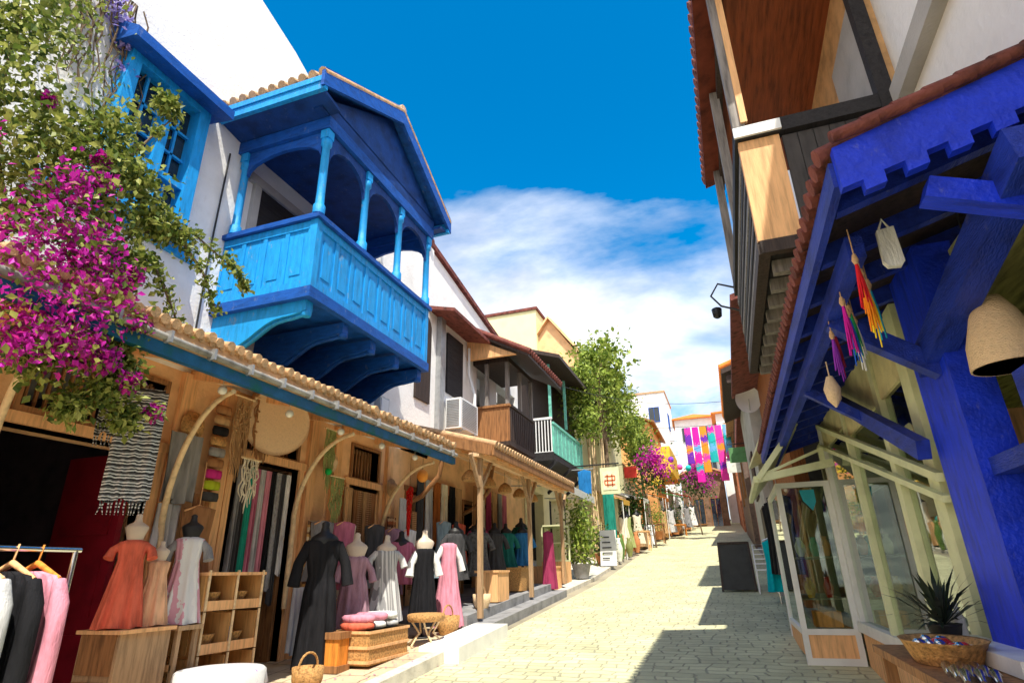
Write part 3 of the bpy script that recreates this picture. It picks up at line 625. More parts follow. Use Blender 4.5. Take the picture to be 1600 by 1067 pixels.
b.box(WX, x3, 17.50, 17.57, 4.55, 4.62); b.box(WX, x3, 17.50, 17.57, 3.46, 3.53); b.build('railing', metal_white, H3)
b = MB(); b.box(x3-.04, x3, 17.6, 21.6, 3.5, 4.4)
for i in range(9): y = 17.62+i*.49; b.box(x3, x3+.02, y, y+.05, 3.5, 4.4)
b.box(x3-.06, x3+.04, 17.58, 21.6, 4.4, 4.48); b.build('teal_panel', teal_paint, H3)
for (x, y) in ((x3-.04, 17.55), (x3-.04, 19.5), (x3-.04, 21.5)): MB().box(x-.04, x+.04, y-.04, y+.04, 4.62, 6.4).build('balcony_post', teal_paint, H3)
for y in (17.7, 19.5, 21.4):
    b = MB(); b.beam((WX, y, 2.5), (x3+.05, y, 3.27), .09, .09); b.build('strut', black_wood, H3)
AW = thing('white_awning', 'white canvas awning sloping out between the canopy and the teal-balcony house', 'awning', (-4.3, 17, 2.2))
b = MB(); b.prism([(WX, 15.7, 2.95), (-3.95, 15.7, 2.25), (-3.95, 15.7, 2.22), (WX, 15.7, 2.92)], (0, 3.4, 0)); b.prism([(-3.95, 15.7, 2.24), (-3.94, 15.7, 2.04), (-3.93, 15.7, 2.24)], (0, 3.4, 0)); b.build('canvas', mat('awning_canvas', (.78, .78, .76), trans=.35, var=.05), AW)
b = MB(); b.tube([(WX, 15.75, 2.3), (-3.97, 15.75, 2.2)], .015); b.tube([(WX, 19.05, 2.3), (-3.97, 19.05, 2.2)], .015); b.tube([(-3.97, 15.7, 2.2), (-3.97, 19.1, 2.2)], .018); b.build('awning_frame', metal_grey, AW)

# ================================================================ HOUSES FURTHER UP
def house(name, label, x0, x1, y0, y1, z0, z1, wm, rm, wins=(), face='x', roof='slope', rise=.9, over=.35, wmat=None):
    h = thing(name, label, 'house', ((x0+x1)/2, (y0+y1)/2, z0))
    MB().box(x0, x1, y0, y1, z0, z1).build('wall', wm, h)
    b = MB()
    if roof == 'hip':
        a0, a1, c0, c1 = x0-over, x1+over, y0-over, y1+over; xm = (x0+x1)/2; q = min((c1-c0)/2-.05, (a1-a0)/2)
        b.add([(a0,c0,z1),(a1,c0,z1),(a1,c1,z1),(a0,c1,z1),(xm,c0+q,z1+rise),(xm,c1-q,z1+rise),(a0,c0,z1-.1),(a1,c0,z1-.1),(a1,c1,z1-.1),(a0,c1,z1-.1)],
              [(0,1,4),(1,2,5,4),(2,3,5),(3,0,4,5),(6,7,1,0),(7,8,2,1),(8,9,3,2),(9,6,0,3),(9,8,7,6)])
    elif roof == 'gabley':      # ridge along y
        xm = (x0+x1)/2
        b.prism([(x0-over, y0-over, z1-.1), (xm, y0-over, z1+rise), (x1+over, y0-over, z1-.1), (x1+over, y0-over, z1+.02), (xm, y0-over, z1+rise+.13), (x0-over, y0-over, z1+.02)], (0, y1-y0+2*over, 0))
        b.prism([(x0, y0, z1), (x1, y0, z1), (xm, y0, z1+rise)], (0, y1-y0, 0))
    elif roof == 'flat':
        b.box(x0-.08, x1+.08, y0-.08, y1+.08, z1, z1+.14)
    r_ = b.build('roof', rm, h)
    if roof in ('hip', 'gabley'):
        t = MB(); n_ = int((y1-y0)/.35)
        for i in range(n_):
            y = y0+(i+.5)*(y1-y0)/n_
            if roof == 'gabley': t.tube([(x1+over, y, z1+.03), ((x0+x1)/2, y, z1+rise+.14)], .06, 5); t.tube([(x0-over, y, z1+.03), ((x0+x1)/2, y, z1+rise+.14)], .06, 5)
        if t.v: t.build('roof_tiles', rm, r_)
    for wv in wins:
        fc, a, c, zz0, zz1 = wv[:5]
        fr = MB(); gl = MB(); e = .05
        if fc == 'y': P = lambda u0, u1, w0, w1, t0, t1: (u0, u1, y0-t1, y0-t0, w0, w1)
        elif fc == '+x': P = lambda u0, u1, w0, w1, t0, t1: (x1+t0, x1+t1, u0, u1, w0, w1)
        else: P = lambda u0, u1, w0, w1, t0, t1: (x0-t1, x0-t0, u0, u1, w0, w1)
        fr.box(*P(a-e, a, zz0-e, zz1+e, 0, .06)); fr.box(*P(c, c+e, zz0-e, zz1+e, 0, .06)); fr.box(*P(a, c, zz1, zz1+e, 0, .06)); fr.box(*P(a, c, zz0-e, zz0, 0, .08))
        m_ = (a+c)/2; fr.box(*P(m_-.02, m_+.02, zz0, zz1, 0, .05))
        f_ = fr.build('window', wmat or brown_wood, h); gl.box(*P(a, c, zz0, zz1, .0, .02)); gl.build('pane', dark_glass, f_)
    return h
house('yellow_house', 'pale yellow rendered house rising behind the dark timber houses', -12.5, -7.2, 24.3, 31, 0, 11.7, yellow_plaster, tile_dark, [('y', -8.9, -8.2, 8.3, 9.4)], roof='flat')
house('yellow_gable_house', 'yellow and ochre gabled house beside the climbing greenery', -8.6, -4.7, 24.6, 30.5, 0, 8.3, yellow_plaster, tan_plaster, [('y', -6.4, -5.8, 7.1, 8.1)], roof='gabley', rise=2.9, over=.25)
h = house('cream_shop_house', 'cream plastered shop house behind the square hanging sign', -9, -5.1, 31, 38, .5, 5.2, cream_plaster, tile_m, [('+x', 32, 33.2, 1.3, 3.4), ('+x', 35, 36.4, 1.4, 3.6), ('y', -6.6, -5.8, 2.8, 4.2)], roof='gabley', rise=.9)
house('orange_timber_house', 'orange and brown timber house beyond the tree, under a brown roof', -8, -4.0, 39, 46, 1, 9.2, orange_plaster, brown_wood, [('+x', 40, 41.2, 6.4, 8), ('+x', 43, 44.4, 6.4, 8), ('y', -5.4, -4.6, 6.8, 8.2), ('+x', 40, 42, 2, 4.4)], roof='gabley', rise=.8)
MB().box(-4.0, -2.9, 39.4, 45.5, 5.9, 7.6).build('balcony', mat('yellow_boards', (.75, .45, .04)), bpy.data.objects['orange_timber_house'])
house('white_corner_house', 'small white house at the bend of the street, left of the orange roof', -7.5, -3.6, 50, 56, 1.5, 14.3, white_plaster, tile_m, [('+x', 51, 52, 11.3, 12.6), ('y', -5, -4.2, 11.8, 13)], roof='flat', wmat=blue_dark)
house('white_hill_house', 'white house with a bright orange tiled roof closing the street', -3.4, .1, 56, 63, 1.8, 13.2, white_plaster, tile_orange, [('y', -2.8, -2.1, 11, 12.3), ('y', -1.2, -.5, 11, 12.3), ('y', -2.6, -1.9, 7.6, 9), ('y', -.9, -.2, 7.6, 9)], roof='hip', rise=.8, wmat=metal_grey)
house('white_end_house', 'narrow white house behind the hanging rugs at the top of the street', .3, 4.5, 52, 60, 1.8, 12.5, white_plaster, tile_orange, [('y', .7, 1.3, 9.6, 11)], roof='hip', rise=.7, wmat=metal_grey)
house('brown_end_house', 'low brown shop front closing the far end of the street', -3.0, .2, 48, 51, 1.8, 6.8, mat('umber_plaster', (.20, .12, .08), var=.3), tile_m, [('y', -2.2, -1.5, 3.2, 5), ('y', -1.0, -.3, 2.4, 5)], roof='gabley', rise=.7)
# shopfronts along the left pavement
for i, (y0, y1, dx, lab, mt) in enumerate(((24.2, 27.4, -4.9, 'low cream kiosk front below the climbing greenery', cream_plaster), (27.6, 30.6, -4.85, 'low tan shop front with a dark doorway beyond the greenery', tan_plaster), (34, 38, -4.5, 'low terracotta shop front with pots outside', terracotta), (46.4, 49.4, -3.8, 'low grey shop front near the top of the left row', grey_plaster))):
    h = thing('shop_front', lab, 'shop front', (dx, (y0+y1)/2, gz(y0)))
    b = MB(); b.wallx(dx-.15, dx, y0, y1, gz(y0)-.2, gz(y1)+2.6, [(y0+.3, (y0+y1)/2-.1, gz(y0)+.1, gz(y1)+2.1), ((y0+y1)/2+.1, y1-.3, gz(y0)+.7, gz(y1)+2.0)]); b.build('wall', mt, h)
    MB().box(dx-1.2, dx-1.1, y0, y1, gz(y0)-.2, gz(y1)+2.6).build('room_back', black_void, h)
    b = MB(); b.prism([(dx-.3, y0, gz(y0)+2.75), (dx+.7, y0, gz(y0)+2.35), (dx+.7, y0, gz(y0)+2.43), (dx-.3, y0, gz(y0)+2.83)], (0, y1-y0, SL*(y1-y0))); b.build('canopy', tile_m if i != 1 else white_plaster, h)

b = MB(); b.tube([(WX+.03, 4.72, 2.4), (WX+.03, 4.70, 3.9), (WX+.03, 4.72, 5.3)], .012, 6); single(b, 'wall_cable', metal_black, 'black cable running up the white wall between window and balcony', 'cable')
b = MB(); b.tube([(WX+.07, 8.35, 2.5), (WX+.07, 8.35, 7.3)], .04, 8)
for z in (3.2, 4.6, 6.0): b.box(WX, WX+.12, 8.29, 8.41, z, z+.03)
single(b, 'rain_pipe', mat('white_pvc', (.66, .66, .64), rough=.5, stain=.4), 'white rain pipe on the wall just past the blue balcony', 'pipe')
mb_ = thing('meter_box', 'small grey meter box on the white wall under the far end of the balcony', 'meter box', (WX, 8.7, 2.6))
MB().box(WX, WX+.12, 8.62, 8.92, 2.62, 3.0).build('case', metal_grey, mb_); MB().box(WX+.12, WX+.13, 8.65, 8.89, 2.66, 2.96).build('door', metal_white, mb_)
# ================================================================ RIGHT: ULTRAMARINE SHOP
RS = thing('blue_shop', 'ultramarine-painted shop with glazed front, tiled eave and blue knee braces', 'shop', (1.2, 5.5, gz(5.5)))
def rz(x): return 1.50 + (x-.6)*.30          # underside of its lean-to roof
b = MB(); b.prism([(.6, 2.24, rz(.6)), (2.4, 2.24, rz(2.4)), (2.4, 2.24, rz(2.4)+.05), (.6, 2.24, rz(.6)+.05)], (0, 6.9, 0)); rf = b.build('roof', dark_wood, RS)
b = MB(); y = 2.27
while y < 9.1: b.tube([(.555, y, rz(.56)+.07), (1.6, y, rz(1.6)+.09), (2.4, y, rz(2.4)+.09)], .040, 8); b.tube([(.60, y+.065, rz(.6)+.05), (1.6, y+.065, rz(1.6)+.06)], .035, 6); y += .105
b.build('roof_tiles', tile_dark, rf)
b = MB()          # cut verge board on the near gable end: stepped lower edge
x = .60; n_ = 0
while x < 2.3:
    z = rz(x); b.prism([(x, 2.19, z-.15-.05*(n_ % 2)), (x+.075, 2.19, z-.13-.05*(n_ % 2)), (x+.075, 2.19, rz(x+.075)+.04), (x, 2.19, z+.04)], (0, .045, 0)); x += .075; n_ += 1
b.build('verge_board', ultra, rf)
b = MB(); x = .60
while x < 2.3: b.tube([(x, 2.17, rz(x)+.075), (x+.17, 2.17, rz(x+.13)+.075)], .026, 8); x += .115
b.build('verge_tiles', tile_dark, rf)
b = MB(); b.box(.585, .62, 2.24, 9.12, 1.39, 1.505); b.build('eave_board', ultra2, rf)
MB().box(.69, .76, 2.7, 9.1, 1.29, 1.40).build('purlin', ultra2, RS)
for i in range(14):
    y = 2.5+i*.5; MB().beam((.62, y, rz(.62)-.05), (2.3, y, rz(2.3)-.05), .06, .10).build('rafter', ultra2, RS)
# facade in the plane x = 1.2
FX = 1.2
def post(y0, y1, z0, z1, m, nm='window_post', x0=FX, x1=FX+.1): MB().box(x0, x1, y0, y1, z0, z1).build(nm, m, RS)
post(3.36, 3.86, -.42, 1.62, ultra, 'blue_post', 1.16, 1.34)
post(2.50, 2.82, -.42, .72, ultra2, 'blue_post', 1.18, 1.34)
post(2.95, 3.00, -.30, .26, white_paint, 'window_post')
for y0, y1, m in ((4.12, 4.30, cream_paint), (3.87, 3.98, white_paint), (4.94, 5.06, cream_paint), (6.35, 6.44, cream_paint), (7.82, 7.96, white_paint)): post(y0, y1, -.62, 1.60, m)
MB().box(FX-.02, FX+.12, 3.88, 7.94, -.66, -.56).build('window_sill', white_paint, RS)
MB().box(FX, FX+.1, 2.83, 3.35, .38, .46).build('door_rail', ultra2, RS)
MB().wallx(FX+.02, FX+.09, 3.88, 7.94, -1.6, -.66, []).build('stall_riser', tan_wood, RS)
b = MB()
for y0, y1 in ((3.99, 4.11), (4.31, 4.93), (5.07, 6.34), (6.45, 7.81)): b.box(FX+.045, FX+.052, y0, y1, -.56, 1.60)
b.build('window_glass', glass, RS)
for y0, y1 in ((4.31, 4.93), (5.07, 6.34), (6.45, 7.81)): MB().box(FX+.02, FX+.044, y0, y1, 1.16 if y0 < 6 else 1.3, 1.60).build('painted_reflection', mat('beige_olive_reflection', (.66, .60, .34), var=.2, scale=3, stain=.3), RS)  # opaque beige-olive boards painted as reflections in the upper panes
MB().beam((1.10, 3.87, .60), (1.10, 6.35, 1.60), .07, .11).build('diagonal_brace', ultra2, RS)
MB().beam((1.175, 3.99, .46), (1.175, 7.7, 1.56), .04, .05).build('glazing_rail', cream_paint, RS)
MB().beam((1.175, 3.99, .34), (1.175, 7.8, 1.34), .04, .04).build('glazing_rail', cream_paint, RS)
MB().beam((1.16, 3.62, 1.02), (1.16, 2.1, 1.34), .12, .15).build('knee_brace', ultra2, RS)
MB().beam((.90, 2.32, 1.34), (1.6, 2.32, 1.05), .09, .09).build('knee_brace', ultra, RS)
MB().beam((1.18, 3.5, .95), (.72, 3.5, 1.30), .09, .10).build('knee_brace', ultra2, RS)
MB().beam((1.18, 5.0, .98), (.74, 5.0, 1.30), .06, .07).build('knee_brace', ultra2, RS)
# interior of the shop
b = MB(); b.box(4.4, 4.5, .5, 9.1, -1.7, 1.55); b.box(FX+.12, 4.4, 9.0, 9.1, -1.7, 1.55); b.box(FX, 4.4, .5, .6, -1.7, 1.5); b.build('room_walls', mat('shop_room_plaster', (.34, .30, .20), var=.2), RS)
b = MB(); b.prism([(FX+.12, .6, 1.53), (4.4, .6, 1.53), (4.4, .6, 1.56), (FX+.12, .6, 1.56)], (0, 8.4, 0)); b.build('ceiling', olive_board, RS)
b = MB(); b.box(FX+.1, 4.4, .6, 9, -1.35, -1.3); b.build('room_floor', grey_wood, RS)
MB().box(FX+.3, FX+.38, .6, 1.9, -1.5, 1.5).build('side_shutter', dark_wood, RS)
# goods inside, on shelves
sh = thing('display_shelves', 'wooden display shelves of pottery just inside the glass front', 'shelves', (2.0, 6, -1.3))
b = MB()
for z in (-.75, -.3, .15, .6): b.box(1.75, 2.1, 4.4, 7.6, z, z+.03)
for y in (4.4, 5.4, 6.5, 7.57): b.box(1.75, 2.1, y, y+.03, -1.3, .9)
b.build('shelf_boards', tan_wood, sh)
pc = [terracotta, mat('teal_glaze', (.04, .33, .30), rough=.2), mat('red_glaze', (.45, .03, .02), rough=.2), mat('ochre_glaze', (.6, .36, .06), rough=.25), mat('pale_glaze', (.7, .7, .62), rough=.3)]
def pot(name, x, y, z, r, h, m, lab, cat='pot', grp=None):
    b = MB(); b.lathe((x, y, z), [(r*.55, 0), (r*.95, h*.35), (r, h*.55), (r*.6, h*.8), (r*.45, h*.88), (r*.6, h), (r*.5, h), (r*.35, h*.85)], 12)
    return single(b, name, m, lab, cat, grp)
_pn = ['terracotta', 'teal', 'red', 'ochre', 'pale']
for k in range(22):
    z = (-.72, -.27, .18, .63)[k % 4]; y = 4.55+(k//4)*.52+random.uniform(-.05, .05)
    pot('pot', 1.92, y, z, random.uniform(.07, .12), random.uniform(.16, .32), pc[k % 5], '%s pot on the %s shelf behind the shop glass, %s from the near end' % (_pn[k % 5], ('lowest', 'second', 'third', 'top')[k % 4], ('first', 'second', 'third', 'fourth', 'fifth', 'sixth')[k//4]), 'pot', 'glazed pots on the shop shelves')
pt = thing('portrait_poster', 'small portrait poster of a dark-haired figure standing behind the shop window', 'poster', (1.45, 5.7, -.3))
b = MB(); b.box(1.42, 1.72, 5.70, 5.72, -.22, .22); b.build('board', mat('poster_ground', (.05, .10, .03), bump=0), pt)
b = MB(); b.prism([(1.44+.26*t, 5.698, z) for t, z in ((0, -.21), (0, .05), (.15, .17), (.5, .2), (.75, .1), (.85, -.21))], (0, -.003, 0)); b.build('printed_hair', mat('poster_dark', (.03, .012, .01), bump=0), pt)
b = MB(); n = 14; b.prism([(1.56+.055*math.cos(2*math.pi*i/n), 5.694, .03+.085*math.sin(2*math.pi*i/n)) for i in range(n)], (0, -.003, 0)); b.prism([(1.53, 5.694, -.04), (1.59, 5.694, -.04), (1.64, 5.694, -.21), (1.48, 5.694, -.21)], (0, -.002, 0)); b.build('printed_face', mat('poster_skin', (.62, .33, .18), bump=0), pt)
# glass vitrine standing out from the facade
VT = thing('glass_vitrine', 'cream-framed glass vitrine with wooden base panel jutting into the street', 'display case', (.9, 8.6, gz(8.6)))
va, vb, vx = 7.97, 9.7, .64; vz0 = gz(9)+.02
for (x, y) in ((vx, va), (vx, vb), (1.17, va)): MB().box(x-.03, x+.03, y-.03, y+.03, gz(y)-.05, .96).build('corner_post', white_paint, VT)
b = MB(); b.box(vx+.03, 1.14, va-.015, va+.015, -.93, -.70); b.box(vx-.015, vx+.015, va+.03, vb-.03, -.93, -.70); b.build('base_panel', tan_wood, VT)
for (z0_, z1_) in ((-.70, -.64), (-1.02, -.93), (.90, .96)):
    MB().box(vx+.03, 1.14, va-.028, va+.028, z0_, z1_).build('frame_rail', white_paint, VT)
    if z0_ > -1: MB().box(vx-.028, vx+.028, va+.03, vb-.03, z0_, z1_).build('frame_rail', white_paint, VT)
b = MB(); b.box(vx+.03, 1.14, va-.004, va+.004, -.64, .90); b.box(vx-.004, vx+.004, va+.03, vb-.03, -.64, .90); b.build('glass_panes', glass, VT)
for z in (-.35, .1): MB().box(vx+.06, 1.14, va+.1, vb-.1, z, z+.015).build('glass_shelf', grey_wood, VT)
b = MB(); ya_, yb_ = 7.35, 9.8
b.prism([(.40, ya_, .92), (.40, ya_, .98), (.90, ya_, 1.55), (.90, ya_, 1.49)], (0, yb_-ya_, 0)); b.build('vitrine_roof', cream_paint, VT)
b = MB(); b.beam((.40, ya_, .95), (1.2, ya_, 1.08), .06, .08); b.beam((1.1, ya_, 1.06), (1.1, ya_, 1.25), .05, .05); b.beam((.42, ya_, .98), (1.12, ya_, 1.24), .03, .03); b.beam((.38, ya_, .95), (.38, yb_, .95), .05, .07); b.beam((.40, ya_-.02, .95), (.90, ya_-.02, 1.55), .05, .06)
b.build('roof_frame', cream_paint, VT)
for i, (x, y, z, mi, nm_) in enumerate(((.8, 8.15, -.33, 3, 'ochre'), (1.0, 8.2, -.33, 2, 'red'), (.78, 8.2, .12, 4, 'pale'), (.95, 8.3, .12, 1, 'teal'), (1.05, 8.15, .12, 0, 'terracotta'))):
    pot('vase', x, y, z, .06, .22, pc[mi], 'small %s vase on the %s shelf of the glass vitrine' % (nm_, 'lower' if z < 0 else 'upper'), 'vase', 'vases in the glass vitrine')
b = MB(); b.box(.78, 1.06, 8.05, 8.3, -.63, -.47); single(b, 'jewellery_box', orange_wood, 'orange wooden jewellery box on the floor of the glass vitrine', 'box')
b = MB(); b.prism([(.86, 7.9, .86), (1.02, 7.9, .86), (1.02, 7.9, .72), (.97, 7.9, .62), (.88, 7.9, .74)], (0, .01, 0)); single(b, 'pennant', mat('teal_pennant', (.03, .33, .42)), 'small teal pennant hung on the vitrine pane', 'pennant')

# white upper wall behind the balcony and the timber bay
UB = thing('timber_balcony_house', 'white house with dark timber balcony overhanging the blue shop roof', 'house', (1.6, 4, 2.0))
b = MB(); b.box(1.62, 5.5, -1.5, 9.2, 2.05, 6.4); b.build('upper_wall', mat('shaded_side_limewash', (.84, .84, .86), var=.03, bump=.25, fine=20), UB)
b = MB(); b.box(1.53, 1.62, -1.5, 3.99, 3.0, 3.16); b.box(1.575, 1.62, -1.5, 3.99, 3.16, 3.2); b.build('wall_moulding', grey_plaster, UB)
b = MB(); b.box(1.56, 1.62, 4.0, 6.9, 3.18, 4.9); b.build('balcony_wall', mat('ochre_back_wall', (.62, .36, .16), var=.2), UB)
b = MB(); b.box(1.53, 1.558, 4.1, 5.0, 3.2, 4.3); b.build('balcony_wall_panel', grey_plaster, UB)
bx0, bx1, by0, by1 = .50, 1.56, 4.0, 6.86
b = MB(); b.box(bx0, bx1, by0, by1, 2.10, 2.16); b.build('floor', black_wood, UB)
b = MB(); b.box(bx0, bx1, by0-.02, by0+.04, 2.06, 2.16); b.box(bx0-.02, bx0+.06, by0, by1, 2.062, 2.158); b.box(bx0, bx1, by1-.04, by1+.02, 2.061, 2.159); b.build('floor_beam', dark_wood, UB)
for i in range(9):
    y = by0+.2+i*.31; MB().box(bx0+.08, 1.62, y, y+.07, 2.0, 2.098).build('joist', grey_wood, UB)
b = MB()
for i in range(7): x = bx0+.30+i*.107; b.box(x, x+.102, by0, by0+.03, 2.17, 3.02)
b.build('side_boarding', mat('charcoal_boards', (.055, .05, .05), var=.2, scale=4, stretch=(6, 1, 1)), UB)
b = MB(); b.box(bx0-.01, bx0+.28, by0-.01, by0+.055, 2.165, 3.035); b.build('side_plank', tan_wood, UB)
b = MB(); b.box(bx0-.03, bx1+.02, by0-.04, by0+.05, 3.04, 3.16); b.box(bx0-.032, bx0+.06, by0+.05, by1, 3.042, 3.158); b.build('handrail', black_wood, UB)
b = MB(); b.box(bx0-.035, bx0+.30, by0-.06, by0-.04, 3.05, 3.14); b.build('rail_cap', metal_white, UB)
for k in range(14):
    z = 2.18+k*.06; MB().box(bx0-.012+.006*(k % 2), bx0+.03, by0+.05, by1-.02, z, z+.05).build('front_board', black_wood if k % 3 else grey_wood, UB)
for (x, y) in ((bx0+.02, by0+.03), (bx0+.02, by0+1.4), (bx0+.02, by1-.05)): MB().box(x-.045, x+.045, y-.045, y+.045, 3.16, 4.80).build('balcony_post', grey_wood, UB)
b = MB(); b.box(1.46, 1.56, by0-.05, by0+.04, 2.06, 4.9); b.build('corner_post', black_wood, UB)
MB().box(.56, 1.62, 3.6, 7.1, 4.80, 4.86).build('ceiling', red_wood, UB)
b = MB(); b.box(.545, .60, 3.6, 7.1, 4.70, 4.80); b.build('ceiling_beam', dark_wood, UB)
b = MB(); b.prism([(.37, 3.2, 4.82), (.56, 3.2, 4.87), (1.9, 3.2, 5.3), (1.9, 3.2, 5.42), (.37, 3.2, 4.90)], (0, 3.95, 0)); rf = b.build('roof', mat('red_brown_eave_boards', (.16, .035, .02), var=.3, scale=5), UB)
b = MB(); y = 3.2
while y < 7.15: b.tube([(.35, y, 4.93), (1.9, y, 5.45)], .06, 6); y += .14
b.build('roof_tiles', tile_dark, rf)
b = MB(); b.tube([(.5, by1, 3.15), (.30, by1+.02, 3.25), (.2, by1+.02, 3.1), (.3, by1+.02, 2.95), (.5, by1, 2.85)], .012, 6); b.lathe((.24, by1+.02, 2.82), [(.02, .12), (.06, .1), (.05, 0), (.02, -.02)], 8); b.build('iron_bracket', metal_black, UB)
b = MB(); b.beam((.56, by0-.02, 3.2), (.56, by0-.02, 4.7), .05, .03, up=(0, 1, 0)); b.build('side_trim', tan_wood, UB)

# next houses up the right side
RB = thing('brown_boarded_house', 'brown boarded house with dark open shop beyond the blue shop', 'house', (1.1, 11.5, gz(11.5)))
b = MB(); b.wallx(1.05, 1.25, 9.9, 14.0, -1.2, 3.75, [(10.2, 11.8, -1, 1.2), (12.2, 13.6, -.8, 1.3)]); b.build('wall', wood('red_brown_boards', (.30, .10, .03)), RB)
b = MB(); b.box(3, 3.1, 9.9, 14, -1.2, 3.2); b.box(1.25, 3, 9.85, 9.9, -1.2, 3.2); b.box(1.25, 3, 13.95, 14, -1.2, 3.2); b.build('room_walls', black_void, RB)
b = MB(); b.prism([(.62, 9.3, 1.75), (1.25, 9.3, 2.0), (1.25, 9.3, 2.06), (.62, 9.3, 1.81)], (0, 4.9, .30)); b.build('canopy', cream_paint, RB)
b = MB(); b.prism([(.50, 8.3, 3.62), (3.2, 8.3, 4.3), (3.2, 8.3, 4.4), (.50, 8.3, 3.72)], (0, 5.6, 0)); b.build('roof', tile_dark, RB)  # eave deepened over the street, mostly hidden, to extend the cast shade
R2 = thing('red_tiled_house', 'small dark-walled house with a red tiled roof past the timber balcony', 'house', (1.8, 16.5, gz(16)))
MB().box(.82, 4.5, 14.1, 19, -.8, 4.25).build('wall', grey_plaster, R2)
b = MB(); b.prism([(.36, 13.9, 4.25), (2.6, 13.9, 5.0), (4.8, 13.9, 4.25), (4.8, 13.9, 4.38), (2.6, 13.9, 5.14), (.36, 13.9, 4.38)], (0, 5.3, 0)); rf = b.build('roof', dark_wood, R2)
b = MB(); y = 13.95
while y < 19.2: b.tube([(.33, y, 4.42), (2.6, y, 5.2)], .08, 7); y += .19
b.build('roof_tiles', tile_orange, rf)
MB().box(.45, .82, 14.0, 14.06, 4.05, 4.24).build('eave_board', dark_wood, R2)
b = MB(); b.box(1.15, 1.5, 14.03, 14.1, 3.45, 4.05)
for i in range(7): x = 1.17+i*.05; b.box(x, x+.02, 14.01, 14.03, 3.45, 4.05)
b.build('shutter', metal_white, R2)
for k, z in enumerate((.2, 1.6)): MB().box(.78, .82, 14.6+k, 15.8+k, z, z+1.1).build('dark_window', dark_wood, R2)
SD = thing('satellite_dish', 'round white satellite dish fixed under the red tiled eave', 'satellite dish', (.85, 13.7, 3.4))
b = MB(); n = 20; rings = [(.0, .06), (.10, .05), (.2, .02), (.27, -.03)]; vs = []; fs = []
for r_, d_ in rings:
    for k in range(n): a = 2*math.pi*k/n; vs.append((.82+r_*math.cos(a), 13.62+d_*1.0, 3.5+r_*math.sin(a)*1.15))
for i in range(3):
    for k in range(n): fs.append((i*n+k, i*n+(k+1) % n, (i+1)*n+(k+1) % n, (i+1)*n+k))
b.add(vs, fs, True); b.build('dish', metal_white, SD)
b = MB(); b.tube([(.82, 13.7, 3.5), (.95, 14.1, 3.4)], .02); b.tube([(.82, 13.6, 3.25), (.82, 13.4, 3.45)], .012); b.build('mount', metal_grey, SD)
house('ochre_lane_house', 'ochre and maroon house front higher up on the right', 1.1, 5, 19.5, 26, -.4, 4.6, mat('maroon_plaster', (.22, .05, .05), var=.3), tile_dark, [('-x', 20.5, 21.5, 1.8, 3.2), ('-x', 23, 24, 1.8, 3.2)], roof='gabley', rise=.8)
house('umber_lane_house', 'dark umber house near the top of the street on the right', .95, 5, 27, 37, .2, 6.6, mat('umber_plaster2', (.16, .11, .09), var=.3), tile_m, [('-x', 28, 29, 3, 4.6), ('-x', 32, 33, 3, 4.6), ('y', 1.4, 2.2, 4.6, 5.8)], roof='gabley', rise=.9)
house('clay_lane_house', 'clay-red house at the top right end of the street', .9, 5, 39, 50, 1, 8.5, mat('clay_plaster', (.42, .16, .08), var=.3), tile_m, [('-x', 40, 41, 5, 6.4), ('-x', 44, 45, 5, 6.4)], roof='gabley', rise=.9)
house('neighbour_house', 'plain white house standing behind the camera on the right side', 2.2, 9, -14, -3, -2.5, 3.4, white_plaster, tile_m, [('-x', -12, -11, -.5, 1)], roof='gabley', rise=1)

# ---- right side street objects
sb = thing('sandwich_board', 'black sandwich board standing in the shade by the right-hand shops', 'sign board', (.05, 15.2, gz(15.2)))
z0 = gz(15.2)
for s_ in (-1, 1):
    b = MB(); b.prism([(-.30, 15.2+s_*.32, z0+.03), (.38, 15.2+s_*.32, z0+.03), (.34, 15.2+s_*.03, z0+1.0), (-.28, 15.2+s_*.03, z0+1.0)], (0, .02*s_, 0)); b.build('panel', mat('blackboard', (.035, .037, .036), rough=.6), sb)
b = MB()
for s_ in (-1, 1):
    for x in (-.31, .39): b.beam((x, 15.2+s_*.35, z0), (x*.92+.003, 15.2+s_*.03, z0+1.03), .045, .045)
b.beam((-.3, 15.16, z0+1.02), (.36, 15.16, z0+1.02), .05, .05); b.build('board_frame', dark_wood, sb)
ch = thing('white_chair', 'white slatted metal chair beside the black sandwich board', 'chair', (.62, 14.6, gz(14.6)))
z0 = gz(14.6)+.0
for (x, y) in ((.44, 14.4), (.80, 14.4), (.44, 14.8), (.80, 14.8)): MB().tube([(x, y, z0), (x, y, z0+.46)], .016).build('leg', metal_white, ch)
MB().box(.42, .82, 14.38, 14.82, z0+.46, z0+.49).build('seat', metal_white, ch)
b = MB(); b.tube([(.44, 14.8, z0+.49), (.44, 14.86, z0+1.0), (.80, 14.86, z0+1.0), (.80, 14.8, z0+.49)], .016)
for k in range(4): b.tube([(.44, 14.82+.01*k, z0+.6+.1*k), (.80, 14.82+.01*k, z0+.6+.1*k)], .012)
b.build('backrest', metal_white, ch)
